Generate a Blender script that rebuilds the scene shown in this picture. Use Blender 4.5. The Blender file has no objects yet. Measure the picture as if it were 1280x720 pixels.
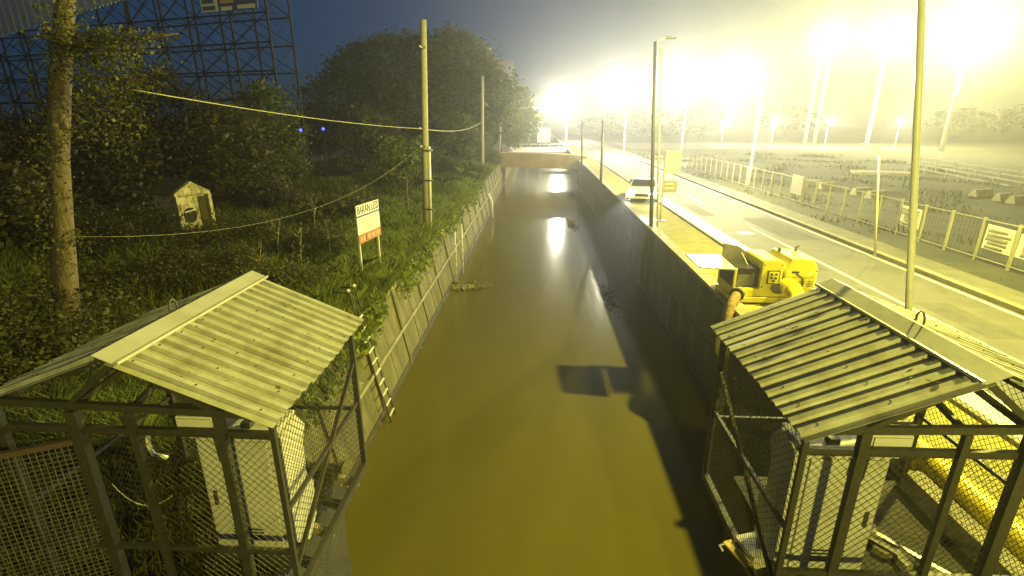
import bpy, math, random
import numpy as np
from mathutils import Vector, Matrix
R = math.radians
rng = np.random.default_rng(7)
random.seed(7)
scene = bpy.context.scene
C = scene.collection

# ------------------------------------------------------------------ camera
FPX = 634.0
PITCH, YAW, CAMZ = 18.3, 2.7, 4.35
cd = bpy.data.cameras.new('camera')
cam = bpy.data.objects.new('camera', cd)
C.objects.link(cam)
cd.sensor_width = 36.0
cd.lens = 36.0 * FPX / 1280.0
cd.clip_start, cd.clip_end = 0.05, 3000.0
cam.location = (0, 0, CAMZ)
cam.rotation_euler = (R(90 - PITCH), 0, R(YAW))
scene.camera = cam

# ------------------------------------------------------------------ world (night sky), exposure
world = bpy.data.worlds.new('World')
scene.world = world
world.use_nodes = True
wn = world.node_tree
for n in list(wn.nodes):
    wn.nodes.remove(n)
sky = wn.nodes.new('ShaderNodeTexSky')
sky.sky_type = 'NISHITA'
sky.sun_disc = False
sky.sun_elevation = R(12)
sky.sun_rotation = R(200)
sky.altitude = 0
sky.air_density = 1.0
sky.dust_density = 0.0
sky.ozone_density = 10.0
bgd = wn.nodes.new('ShaderNodeBackground')
bgd.inputs['Strength'].default_value = 0.020
wo = wn.nodes.new('ShaderNodeOutputWorld')
wn.links.new(sky.outputs[0], bgd.inputs['Color'])
wn.links.new(bgd.outputs[0], wo.inputs['Surface'])

vs = scene.view_settings
vs.view_transform = 'Standard'
vs.look = 'None'
vs.exposure = 0.0
vs.gamma = 1.0
vs.use_curve_mapping = False
scene.render.engine = 'CYCLES'
cy = scene.cycles
cy.use_denoising = True
cy.max_bounces = 5
cy.diffuse_bounces = 2
cy.glossy_bounces = 3
cy.transmission_bounces = 3
cy.transparent_max_bounces = 8
cy.volume_bounces = 1
cy.caustics_reflective = False
cy.caustics_refractive = False
cy.sample_clamp_indirect = 4.0

HAZE = 0.0024
HAZE_G = 0.80
SODIUM = (1.0, 0.91, 0.16)
WARMW = (1.0, 0.92, 0.36)
PALEW = (1.0, 0.95, 0.72)

# ------------------------------------------------------------------ pixel helpers (1280 x 720 photograph -> a place in the world)
_ROT = np.array((Matrix.Rotation(R(YAW), 3, 'Z') @ Matrix.Rotation(R(90 - PITCH), 3, 'X')))
def ray(px, py):
    return _ROT @ np.array([(px - 640) / FPX, (360 - py) / FPX, -1.0])
def G(px, py, z=0.0):
    d = ray(px, py); t = (z - CAMZ) / d[2]
    return Vector((d[0] * t, d[1] * t, z))
def P(px, py, Y):
    d = ray(px, py); t = Y / d[1]
    return Vector((d[0] * t, Y, CAMZ + d[2] * t))

# ------------------------------------------------------------------ materials
MATS = {}
def mat(name, col, rough=0.7, metal=0.0, var=0.25, scale=6.0, bump=0.0, bscale=30.0, col2=None, spec=0.5, stretch=(1, 1, 1), thr=None, emit=None, estr=0.0):
    m = bpy.data.materials.new(name); m.use_nodes = True
    nt = m.node_tree; b = nt.nodes['Principled BSDF']
    b.inputs['Roughness'].default_value = rough
    b.inputs['Metallic'].default_value = metal
    b.inputs['Specular IOR Level'].default_value = spec
    tc = nt.nodes.new('ShaderNodeTexCoord')
    mp = nt.nodes.new('ShaderNodeMapping'); mp.inputs['Scale'].default_value = stretch
    nt.links.new(tc.outputs['Object'], mp.inputs['Vector'])
    nz = nt.nodes.new('ShaderNodeTexNoise'); nz.inputs['Scale'].default_value = scale
    nz.inputs['Detail'].default_value = 6; nz.inputs['Roughness'].default_value = 0.65
    nt.links.new(mp.outputs[0], nz.inputs['Vector'])
    cr = nt.nodes.new('ShaderNodeValToRGB')
    a, c2 = (thr if thr else (0.3, 0.7))
    cr.color_ramp.elements[0].position = a; cr.color_ramp.elements[1].position = c2
    if col2 is None:
        cr.color_ramp.elements[0].color = [max(0, x * (1 - var)) for x in col] + [1]
        cr.color_ramp.elements[1].color = [min(1, x * (1 + var)) for x in col] + [1]
    else:
        cr.color_ramp.elements[0].color = list(col2) + [1]
        cr.color_ramp.elements[1].color = list(col) + [1]
    nt.links.new(nz.outputs['Fac'], cr.inputs['Fac'])
    nt.links.new(cr.outputs[0], b.inputs['Base Color'])
    if bump > 0:
        n2 = nt.nodes.new('ShaderNodeTexNoise'); n2.inputs['Scale'].default_value = bscale; n2.inputs['Detail'].default_value = 4
        nt.links.new(mp.outputs[0], n2.inputs['Vector'])
        bp = nt.nodes.new('ShaderNodeBump'); bp.inputs['Strength'].default_value = bump; bp.inputs['Distance'].default_value = 0.05
        nt.links.new(n2.outputs['Fac'], bp.inputs['Height'])
        nt.links.new(bp.outputs[0], b.inputs['Normal'])
    if emit:
        b.inputs['Emission Color'].default_value = list(emit) + [1]
        b.inputs['Emission Strength'].default_value = estr
    MATS[name] = m
    return m
def leafmat(name, dark, light, rough=0.6):
    m = bpy.data.materials.new(name); m.use_nodes = True
    nt = m.node_tree
    for n in list(nt.nodes):
        nt.nodes.remove(n)
    out = nt.nodes.new('ShaderNodeOutputMaterial')
    geo = nt.nodes.new('ShaderNodeNewGeometry')
    cr = nt.nodes.new('ShaderNodeValToRGB')
    cr.color_ramp.elements[0].color = list(dark) + [1]; cr.color_ramp.elements[1].color = list(light) + [1]
    nt.links.new(geo.outputs['Random Per Island'], cr.inputs['Fac'])
    d = nt.nodes.new('ShaderNodeBsdfPrincipled'); d.inputs['Roughness'].default_value = rough
    d.inputs['Specular IOR Level'].default_value = 0.3
    t = nt.nodes.new('ShaderNodeBsdfTranslucent')
    mx = nt.nodes.new('ShaderNodeMixShader'); mx.inputs[0].default_value = 0.3
    nt.links.new(cr.outputs[0], d.inputs['Base Color']); nt.links.new(cr.outputs[0], t.inputs['Color'])
    nt.links.new(d.outputs[0], mx.inputs[1]); nt.links.new(t.outputs[0], mx.inputs[2])
    nt.links.new(mx.outputs[0], out.inputs['Surface'])
    MATS[name] = m
    return m

mat('soil', (0.09, 0.075, 0.04), 0.95, var=0.5, scale=1.2, bump=0.5, bscale=9)
mat('field', (0.050, 0.050, 0.018), 0.95, col2=(0.012, 0.014, 0.006), scale=0.5, bump=0.4, bscale=4)
mat('verge', (0.36, 0.32, 0.07), 0.95, col2=(0.21, 0.20, 0.035), scale=2.2, bump=0.6, bscale=25)
mat('asphalt', (0.082, 0.079, 0.066), 0.75, var=0.22, scale=1.4, bump=0.15, bscale=90)
mat('asphalt_patch', (0.067, 0.065, 0.055), 0.85, var=0.3, scale=2.5, bump=0.2, bscale=60)
mat('paint', (0.7, 0.68, 0.58), 0.7, col2=(0.35, 0.33, 0.27), scale=7, thr=(0.3, 0.5))
mat('streak_white', (0.80, 0.80, 0.78), 0.6, var=0.12, scale=2.5)  # near-white so the light streak on the road is in the colour
mat('kerb', (0.28, 0.265, 0.20), 0.8, col2=(0.14, 0.13, 0.09), scale=3, bump=0.2)
mat('footpath', (0.11, 0.105, 0.075), 0.85, var=0.3, scale=2, bump=0.2)
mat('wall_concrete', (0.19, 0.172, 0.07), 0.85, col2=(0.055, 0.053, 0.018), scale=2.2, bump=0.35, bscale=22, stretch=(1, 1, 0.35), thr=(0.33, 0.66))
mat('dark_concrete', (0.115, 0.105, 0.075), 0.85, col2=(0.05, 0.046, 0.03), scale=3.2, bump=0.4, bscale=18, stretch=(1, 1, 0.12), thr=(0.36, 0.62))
mat('abutment', (0.055, 0.050, 0.035), 0.9, col2=(0.025, 0.022, 0.015), scale=3, bump=0.4)
mat('tide', (0.07, 0.062, 0.03), 0.5, col2=(0.04, 0.036, 0.016), scale=4)
mat('coping', (0.36, 0.33, 0.22), 0.85, col2=(0.18, 0.165, 0.10), scale=3, bump=0.3)
mat('bridge_earth', (0.38, 0.26, 0.075), 0.85, col2=(0.24, 0.165, 0.05), scale=0.6, bump=0.15)
mat('roof_metal', (0.43, 0.425, 0.35), 0.55, metal=0.1, col2=(0.24, 0.22, 0.14), scale=4.0, stretch=(1, 0.6, 1), bump=0.04, thr=(0.25, 0.6))
mat('ridge_metal', (0.56, 0.55, 0.49), 0.35, metal=0.25, col2=(0.42, 0.40, 0.30), scale=2.2, thr=(0.3, 0.6), bump=0.06, bscale=8)
mat('steel_dark', (0.060, 0.058, 0.046), 0.55, metal=0.2, col2=(0.042, 0.036, 0.026), scale=9, bump=0.15)
mat('rust', (0.085, 0.055, 0.03), 0.8, col2=(0.08, 0.05, 0.03), scale=8, bump=0.2)
mat('wire_dull', (0.14, 0.13, 0.09), 0.6)
mat('fence_metal', (0.30, 0.29, 0.22), 0.6, var=0.2)
mat('wire', (0.07, 0.065, 0.05), 0.5, metal=0.6, var=0.2)
mat('cabinet', (0.62, 0.60, 0.54), 0.45, col2=(0.45, 0.42, 0.33), scale=3, thr=(0.25, 0.5))
mat('cabinet_dark', (0.06, 0.06, 0.055), 0.5)
mat('bark', (0.17, 0.13, 0.075), 0.9, col2=(0.07, 0.055, 0.03), scale=7, bump=0.8, bscale=18, stretch=(1, 1, 0.25))
mat('pole_concrete', (0.40, 0.37, 0.28), 0.8, var=0.15, scale=5, bump=0.1)
mat('pole_metal', (0.62, 0.60, 0.54), 0.4, metal=0.1, var=0.12)
mat('pole_white', (0.82, 0.81, 0.76), 0.35, var=0.08)
mat('dark_metal', (0.10, 0.095, 0.085), 0.5, metal=0.5)
mat('lattice', (0.011, 0.011, 0.014), 0.7, spec=0.15)
mat('billboard_back', (0.60, 0.60, 0.68), 0.6, metal=0.2, var=0.12, scale=2)
mat('board_white', (0.75, 0.73, 0.68), 0.5, var=0.06)
mat('board_blue', (0.06, 0.07, 0.20), 0.5, var=0.1)
mat('board_yellow', (0.62, 0.45, 0.08), 0.5, var=0.1)
mat('faded_print', (0.55, 0.33, 0.16), 0.6, var=0.2)
mat('board_red', (0.42, 0.17, 0.06), 0.5, var=0.15)
mat('ink', (0.03, 0.03, 0.05), 0.6)
mat('grey_print', (0.30, 0.29, 0.26), 0.6)
mat('plaster', (0.62, 0.56, 0.38), 0.85, col2=(0.20, 0.17, 0.07), scale=5, thr=(0.38, 0.55), bump=0.3)
mat('moss_roof', (0.10, 0.085, 0.04), 0.95, col2=(0.05, 0.05, 0.02), scale=6, bump=0.6)
mat('black', (0.012, 0.012, 0.012), 0.8)
mat('machine_yellow', (0.84, 0.74, 0.01), 0.38, var=0.06, scale=2)
mat('machine_grey', (0.17, 0.16, 0.13), 0.55, var=0.1)
mat('rubber', (0.025, 0.024, 0.022), 0.6)
mat('hose_tan', (0.42, 0.30, 0.10), 0.75, col2=(0.20, 0.13, 0.04), scale=7, bump=0.4)
mat('pipe_yellow', (0.78, 0.64, 0.02), 0.4, col2=(0.60, 0.47, 0.03), scale=3)
mat('car_white', (0.78, 0.78, 0.80), 0.2, var=0.02)
mat('car_glass', (0.02, 0.022, 0.025), 0.08, var=0.0)
mat('chrome', (0.6, 0.6, 0.6), 0.2, metal=1.0, var=0.05)
mat('dead_leaf', (0.25, 0.22, 0.08), 0.8, col2=(0.10, 0.10, 0.03), scale=10)
mat('stick', (0.42, 0.37, 0.2), 0.8, var=0.3)
mat('building', (0.34, 0.30, 0.28), 0.8, var=0.1)
mat('building_red', (0.36, 0.20, 0.15), 0.8, var=0.1)
mat('window_dark', (0.05, 0.06, 0.07), 0.15)
mat('pvc', (0.72, 0.70, 0.64), 0.4, var=0.08)
mat('cable', (0.50, 0.46, 0.30), 0.6, var=0.1)
mat('blue_led', (0.1, 0.1, 0.9), 0.4, emit=(0.06, 0.08, 1.0), estr=4)
mat('lamp_glow_sodium', (1, 0.9, 0.5), 0.4, emit=SODIUM, estr=120)
mat('lamp_glow_white', (1, 1, 0.9), 0.4, emit=(1, 0.96, 0.85), estr=150)
mat('head_glow', (1, 1, 1), 0.3, emit=(0.92, 0.95, 1.0), estr=60)
leafmat('leaf_tree', (0.040, 0.055, 0.009), (0.13, 0.145, 0.022))
leafmat('leaf_bush', (0.036, 0.040, 0.011), (0.115, 0.105, 0.028))
leafmat('leaf_dark', (0.022, 0.023, 0.009), (0.078, 0.066, 0.022))
leafmat('leaf_vine', (0.040, 0.045, 0.012), (0.14, 0.13, 0.03))
leafmat('leaf_bright', (0.07, 0.10, 0.012), (0.18, 0.21, 0.03))
leafmat('grass_blade', (0.085, 0.115, 0.012), (0.27, 0.31, 0.04))
leafmat('dry_grass', (0.05, 0.045, 0.016), (0.12, 0.10, 0.035))
leafmat('grass_mid', (0.05, 0.062, 0.010), (0.16, 0.175, 0.03))
leafmat('grass_dim', (0.028, 0.030, 0.009), (0.085, 0.082, 0.022))

# muddy water
wm = bpy.data.materials.new('water'); wm.use_nodes = True
nt = wm.node_tree; b = nt.nodes['Principled BSDF']
b.inputs['Roughness'].default_value = 0.16
b.inputs['Specular IOR Level'].default_value = 0.3
tc = nt.nodes.new('ShaderNodeTexCoord')
mp = nt.nodes.new('ShaderNodeMapping'); mp.inputs['Scale'].default_value = (1.0, 0.22, 1)
nt.links.new(tc.outputs['Object'], mp.inputs[0])
n1 = nt.nodes.new('ShaderNodeTexNoise'); n1.inputs['Scale'].default_value = 0.5; n1.inputs['Detail'].default_value = 7; n1.inputs['Distortion'].default_value = 1.5
nt.links.new(mp.outputs[0], n1.inputs['Vector'])
cr = nt.nodes.new('ShaderNodeValToRGB')
cr.color_ramp.elements[0].color = (0.080, 0.071, 0.012, 1); cr.color_ramp.elements[1].color = (0.125, 0.106, 0.018, 1)
nt.links.new(n1.outputs['Fac'], cr.inputs[0]); nt.links.new(cr.outputs[0], b.inputs['Base Color'])
n2 = nt.nodes.new('ShaderNodeTexNoise'); n2.inputs['Scale'].default_value = 2.2; n2.inputs['Detail'].default_value = 5
nt.links.new(mp.outputs[0], n2.inputs['Vector'])
bp = nt.nodes.new('ShaderNodeBump'); bp.inputs['Strength'].default_value = 0.16; bp.inputs['Distance'].default_value = 0.05
nt.links.new(n2.outputs['Fac'], bp.inputs['Height']); nt.links.new(bp.outputs[0], b.inputs['Normal'])
MATS['water'] = wm

# ------------------------------------------------------------------ mesh helpers
class MB:
    def __init__(self):
        self.v = []; self.f = []; self.mi = []; self.mats = []
    def _m(self, m):
        if m is None: return 0
        if m not in self.mats: self.mats.append(m)
        return self.mats.index(m)
    def poly(self, pts, faces, m=None):
        o = len(self.v); k = self._m(m)
        self.v += [tuple(p) for p in pts]
        for f in faces:
            self.f.append(tuple(i + o for i in f)); self.mi.append(k)
        return self
    def box(self, c, s, m=None, rz=0.0, rot=None):
        x, y, z = (q / 2 for q in s)
        M = rot if rot is not None else Matrix.Rotation(rz, 3, 'Z')
        c = Vector(c)
        pts = [c + M @ Vector((a * x, b_ * y, d * z)) for d in (-1, 1) for b_ in (-1, 1) for a in (-1, 1)]
        return self.poly(pts, [(0, 2, 3, 1), (4, 5, 7, 6), (0, 1, 5, 4), (2, 6, 7, 3), (0, 4, 6, 2), (1, 3, 7, 5)], m)
    def bar(self, a, b_, w, h=None, m=None):
        a = Vector(a); b_ = Vector(b_); h = h or w
        d = b_ - a; L = d.length
        if L < 1e-6: return self
        d.normalize()
        up = Vector((0, 0, 1)) if abs(d.z) < 0.95 else Vector((0, 1, 0))
        s = d.cross(up).normalized(); u = s.cross(d)
        pts = []
        for q in (a, b_):
            for (i, j) in ((-1, -1), (1, -1), (1, 1), (-1, 1)):
                pts.append(q + s * (i * w / 2) + u * (j * h / 2))
        return self.poly(pts, [(3, 2, 1, 0), (4, 5, 6, 7), (0, 1, 5, 4), (1, 2, 6, 5), (2, 3, 7, 6), (3, 0, 4, 7)], m)
    def tube(self, pts, r, n=8, m=None, cap=True):
        pts = [Vector(p) for p in pts]
        rs = r if isinstance(r, (list, tuple)) else [r] * len(pts)
        o = []; prev = None
        for i, p in enumerate(pts):
            d = (pts[min(i + 1, len(pts) - 1)] - pts[max(i - 1, 0)]).normalized()
            if prev is None:
                up = Vector((0, 0, 1)) if abs(d.z) < 0.9 else Vector((1, 0, 0))
                s = d.cross(up).normalized()
            else:
                s = (prev - d * prev.dot(d)).normalized()
            prev = s; u = d.cross(s)
            o += [p + (s * math.cos(2 * math.pi * k / n) + u * math.sin(2 * math.pi * k / n)) * rs[i] for k in range(n)]
        fs = []
        for i in range(len(pts) - 1):
            for k in range(n):
                fs.append((i * n + k, i * n + (k + 1) % n, (i + 1) * n + (k + 1) % n, (i + 1) * n + k))
        if cap:
            fs.append(tuple(range(n - 1, -1, -1))); fs.append(tuple(range((len(pts) - 1) * n, len(pts) * n)))
        return self.poly(o, fs, m)
    def prism(self, prof, a, b_, m=None):
        """prof: list of points (Vectors); extruded from offset a to offset b_ (Vectors)"""
        a = Vector(a); b_ = Vector(b_); n = len(prof)
        pts = [Vector(p) + a for p in prof] + [Vector(p) + b_ for p in prof]
        fs = [tuple(range(n - 1, -1, -1)), tuple(range(n, 2 * n))] + [(k, (k + 1) % n, n + (k + 1) % n, n + k) for k in range(n)]
        return self.poly(pts, fs, m)
    def sphere(self, c, r, n=10, m=None, sc=(1, 1, 1)):
        c = Vector(c); pts = [c + Vector((0, 0, r * sc[2]))]; k = n // 2
        for i in range(1, k):
            t = math.pi * i / k
            for j in range(n):
                a = 2 * math.pi * j / n
                pts.append(c + Vector((r * sc[0] * math.sin(t) * math.cos(a), r * sc[1] * math.sin(t) * math.sin(a), r * sc[2] * math.cos(t))))
        pts.append(c - Vector((0, 0, r * sc[2])))
        fs = [(0, 1 + j, 1 + (j + 1) % n) for j in range(n)]
        for i in range(k - 2):
            for j in range(n):
                fs.append((1 + i * n + j, 1 + (i + 1) * n + j, 1 + (i + 1) * n + (j + 1) % n, 1 + i * n + (j + 1) % n))
        l = len(pts) - 1; q = 1 + (k - 2) * n
        fs += [(l, q + (j + 1) % n, q + j) for j in range(n)]
        return self.poly(pts, fs, m)
    def mesh(self, name, default, smooth=False):
        me = bpy.data.meshes.new(name)
        me.from_pydata([tuple(p) for p in self.v], [], self.f)
        ms = self.mats or [default]
        for q in ms:
            me.materials.append(MATS[q])
        if len(ms) > 1:
            me.polygons.foreach_set('material_index', self.mi)
        if smooth:
            me.polygons.foreach_set('use_smooth', [True] * len(me.polygons))
        me.update()
        return me
    def build(self, name, m='steel_dark', parent=None, smooth=False, loc=None, bevel=0.0):
        o = bpy.data.objects.new(name, self.mesh(name, m, smooth))
        C.objects.link(o)
        if parent: o.parent = parent
        if loc is not None: o.location = loc
        if bevel > 0:
            bv = o.modifiers.new('bevel', 'BEVEL'); bv.width = bevel; bv.segments = 2; bv.limit_method = 'ANGLE'
        return o
def tag(o, label=None, cat=None, group=None, kind=None):
    if label: o['label'] = label
    if cat: o['category'] = cat
    if group: o['group'] = group
    if kind: o['kind'] = kind
    return o
def empty(name, loc=(0, 0, 0), rz=0.0, label=None, cat=None, group=None):
    o = bpy.data.objects.new(name, None); C.objects.link(o)
    o.location = loc; o.rotation_euler = (0, 0, rz); o.empty_display_size = 0.2
    return tag(o, label, cat, group)
def link_mesh(name, me, parent=None, loc=(0, 0, 0), rz=0.0, scale=None):
    o = bpy.data.objects.new(name, me); C.objects.link(o)
    o.parent = parent; o.location = loc; o.rotation_euler = (0, 0, rz)
    if scale: o.scale = scale
    return o
def np_mesh(name, V, F, m):
    """V (n,3), F (k,c) arrays of quads or triangles"""
    me = bpy.data.meshes.new(name)
    c = F.shape[1]; k = F.shape[0]
    me.vertices.add(len(V)); me.vertices.foreach_set('co', np.ascontiguousarray(V, dtype=np.float32).ravel())
    me.loops.add(k * c); me.loops.foreach_set('vertex_index', np.ascontiguousarray(F, dtype=np.int32).ravel())
    me.polygons.add(k)
    me.polygons.foreach_set('loop_start', np.arange(0, k * c, c, dtype=np.int32))
    me.update(calc_edges=True)
    me.materials.append(MATS[m])
    return me
def leaf_quads(P0, size, flat=0.5, droop=0.0):
    """a folded diamond leaf at every point of P0"""
    n = len(P0)
    a = rng.normal(size=(n, 3)); a[:, 2] = a[:, 2] * flat - droop
    a /= np.linalg.norm(a, axis=1)[:, None] + 1e-9
    b_ = rng.normal(size=(n, 3)); b_[:, 2] *= 0.6
    b_ -= a * np.sum(a * b_, axis=1)[:, None]; b_ /= np.linalg.norm(b_, axis=1)[:, None] + 1e-9
    s = (size * rng.uniform(0.4, 1.0, n) * rng.choice([0.8, 1.2, 1.9], n))[:, None]
    V = np.stack([P0 - a * s * 0.5, P0 + b_ * s * 0.30, P0 + a * s * 0.5, P0 - b_ * s * 0.30], axis=1).reshape(-1, 3)
    F = np.arange(n * 4).reshape(n, 4)
    return V, F
def clumps(lobes, nclump, nleaf, rc, shell=0.55):
    """leaf points grouped in clumps through the volume of some ellipsoid lobes [(c, r)]"""
    vol = np.array([l[1][0] * l[1][1] * l[1][2] for l in lobes]) ** 0.67; vol /= vol.sum()
    out = []
    for (c, r), w in zip(lobes, vol):
        k = max(3, int(nclump * w))
        d = rng.normal(size=(k, 3)); d /= np.linalg.norm(d, axis=1)[:, None]
        rad = shell + (1 - shell) * rng.random(k) ** 0.6
        cc = np.array(c) + d * rad[:, None] * np.array(r)
        for q in cc:
            m_ = int(nleaf * rng.uniform(0.5, 1.5))
            g = rng.normal(size=(m_, 3)) * rc * rng.uniform(0.6, 1.3) * np.array([1, 1, 0.65])
            out.append(q + g)
    return np.concatenate(out)

# ------------------------------------------------------------------ setting: ground, water, road
WZ = -2.8                 # water level
XL, XR = -3.8, 4.8        # canal wall faces
FAR = 420.0
def sheet(name, x0, x1, y0, y1, z, m, thick=None, nx=1, ny=1):
    mb = MB()
    for i in range(nx):
        for j in range(ny):
            xa, xb = x0 + (x1 - x0) * i / nx, x0 + (x1 - x0) * (i + 1) / nx
            ya, yb = y0 + (y1 - y0) * j / ny, y0 + (y1 - y0) * (j + 1) / ny
            mb.poly([(xa, ya, z), (xb, ya, z), (xb, yb, z), (xa, yb, z)], [(0, 1, 2, 3)])
    return tag(mb.build(name, m), kind='structure')
lg = MB()
lg.poly([(-FAR, -40, 0), (XL - 0.25, -40, 0), (XL - 0.25, 5.6, 0), (-FAR, 5.6, 0)], [(0, 1, 2, 3)])
lg.poly([(-FAR, 5.6, 0), (-5.3, 5.6, 0), (-4.28, 5.6, -0.40), (-4.28, FAR, -0.40), (-5.3, FAR, 0), (-FAR, FAR, 0)], [(0, 1, 4, 5), (1, 2, 3, 4)])
tag(lg.build('ground_left', 'soil'), kind='structure')
sheet('ground_right', XR + 0.22, FAR, -40, FAR, 0.0, 'field')
sheet('grass_verge', XR + 0.23, 6.9, -15, 110, 0.006, 'verge')
sheet('water', XL - 0.3, XR + 0.1, -40, FAR, WZ, 'water')
# road, edge lines and kerb
sheet('road', 6.9, 11.45, -30, 150, 0.012, 'asphalt')
sheet('headlight_streak', 6.95, 7.62, -20, 30.5, 0.016, 'streak_white')  # pale strip painted in for the headlight streak, ending at the car
sheet('edge_line', 11.22, 11.34, -20, 140, 0.017, 'paint')
for k in range(14):
    y0 = -2 + k * 7.6
    if k < 4:
        continue
    sheet('lane_dash', 9.1, 9.21, y0, y0 + 3.0, 0.017, 'paint')
sheet('lane_line', 9.1, 9.21, -15, 22.0, 0.017, 'paint')
kb = MB(); kb.box((11.58, 60, 0.06), (0.22, 180, 0.14)); tag(kb.build('kerb_right', 'kerb'), kind='structure')
sheet('footpath', 11.7, 12.9, -30, 150, 0.02, 'footpath')
kb = MB(); kb.box((6.84, 70, 0.03), (0.12, 200, 0.08)); tag(kb.build('kerb_left', 'kerb'), kind='structure')
for (x0, x1, y0, y1) in ((8.0, 8.9, 15.2, 17.6), (9.6, 10.9, 19.5, 24.0), (7.9, 8.6, 24.5, 28.0), (9.5, 10.3, 10.2, 12.4), (7.8, 10.2, 36.0, 38.4)):
    sheet('road_patch', x0, x1, y0, y1, 0.0145, 'asphalt_patch')
mh = MB(); mh.tube([(8.5, 20.6, 0.01), (8.5, 20.6, 0.019)], 0.34, 20); tag(mh.build('manhole_cover', 'dark_metal'), 'round dark manhole cover set in the road', 'manhole cover')
# bank on which the huts stand (the canal is narrower here)
for s, x0, x1, nm in ((-1, -4.2, -2.6, 'abutment_left'), (1, 2.6, 5.2, 'abutment_right')):
    mb = MB(); mb.box(((x0 + x1) / 2, 1.6, -1.95), (x1 - x0, 8.0, 3.86))
    tag(mb.build(nm, 'abutment'), kind='structure')

# ------------------------------------------------------------------ canal walls
WTL = -0.42               # top of the left wall
def canal_wall(x, s, label, y0, y1, m_panel, pw, ledge, ztop, batter):
    """s=+1: face looks to +x"""
    t = empty('canal_wall', (x, y0, WZ), 0, label, 'wall')
    H = (ztop - WZ) / math.cos(batter)
    t.rotation_euler = (0, -s * batter, 0)
    core = MB(); core.box((-s * 0.17, (y1 - y0) / 2, H / 2 - 0.3), (0.22, y1 - y0, H + 0.5)); core.build('wall_core', m_panel, t)
    n = int((y1 - y0) / pw)
    hl = H * 0.47
    def pm(h):
        mb = MB(); mb.box((0, 0, h / 2), (0.09, pw - 0.035, h)); return mb
    lo = pm(hl + 0.4).mesh('panel', m_panel); up = pm(H - hl - 0.15).mesh('panel', m_panel)
    pil = MB(); pil.box((0, 0, H / 2 - 0.15), (0.16, 0.17, H + 0.28)); pme = pil.mesh('pilaster', m_panel)
    for k in range(n):
        yc = (k + 0.5) * pw
        j = random.uniform(-0.012, 0.012)
        link_mesh('panel', lo, t, (-s * 0.015 + j, yc, -0.4))
        link_mesh('panel', up, t, (-s * 0.035 + j, yc, hl + 0.012))
        if k % 2 == 0 and ledge:
            link_mesh('pilaster', pme, t, (-s * 0.01, k * pw, 0))
    if ledge:
        lb = MB(); lb.box((s * 0.015, (y1 - y0) / 2, hl), (0.13, y1 - y0, 0.09)); lb.build('ledge', 'coping', t)
    td = MB(); td.box((s * 0.042, (y1 - y0) / 2, 0.0), (0.012, y1 - y0, 0.34)); td.build('tide_band', 'tide', t)
    m_ = int((y1 - y0) / 3.0)
    cpm = MB(); cpm.box((0, 0, 0), (0.36, 2.985, 0.12)); cme = cpm.mesh('coping_stone', 'coping')
    for k in range(m_):
        link_mesh('coping_stone', cme, t, (-s * 0.15, k * 3.0 + 1.5, H - 0.0 + random.uniform(-0.006, 0.006)))
    return t
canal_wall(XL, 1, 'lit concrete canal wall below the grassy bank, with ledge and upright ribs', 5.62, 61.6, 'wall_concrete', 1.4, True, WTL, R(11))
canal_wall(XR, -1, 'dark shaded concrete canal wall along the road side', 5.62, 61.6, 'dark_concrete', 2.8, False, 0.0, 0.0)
# beyond the bridge
for x, s, lb in ((XL, 1, 'far stretch of canal wall on the tree side beyond the bridge'), (XR, -1, 'far stretch of canal wall on the road side beyond the bridge')):
    t = empty('canal_wall', (x, 64, WZ), 0, lb, 'wall')
    mb = MB(); mb.box((-s * 0.13, 45, 1.2), (0.26, 90, 3.1)); mb.build('wall_core', 'wall_concrete', t)
    mb = MB(); mb.box((-s * 0.13, 45, 2.81), (0.4, 90, 0.11)); mb.build('coping_stone', 'coping', t)

# ------------------------------------------------------------------ bridge across the canal
br = empty('road_bridge', (0.5, 62.5, 0), 0, 'orange brown bridge slab crossing the far end of the canal', 'bridge')
mb = MB()
N = 16; prof = []
for i in range(N + 1):
    x = -5.4 + 10.8 * i / N
    prof.append(Vector((x, 0, 0.66 - 0.005 * x * x - 0.03 * x)))
low = [Vector((p.x, 0, -1.05 - 0.02 * p.x)) for p in prof][::-1]
mb.prism(prof + low, (0, -0.9, 0), (0, 0.9, 0)); mb.build('deck', 'bridge_earth', br)
for sx in (-1, 1):
    mb = MB(); mb.box((sx * 4.6, 0, -2.0), (0.7, 1.6, 2.0)); mb.build('pier', 'wall_concrete', br)
cb = empty('crossing', (0.5, 84, 0), 0, 'pale concrete crossing farther up the canal behind the bridge', 'bridge')
mb = MB(); mb.box((0, 0, -0.1), (9.6, 1.2, 0.7)); mb.build('deck', 'board_white', cb)
mb = MB(); mb.box((0, -0.3, 0.75), (9.6, 0.08, 0.12))
mb.build('rail', 'pole_metal', cb)
for k in range(7):
    mb = MB(); mb.box((-4.5 + k * 1.5, -0.3, 0.5), (0.08, 0.08, 0.5)); mb.build('post', 'pole_metal', cb)

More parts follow.
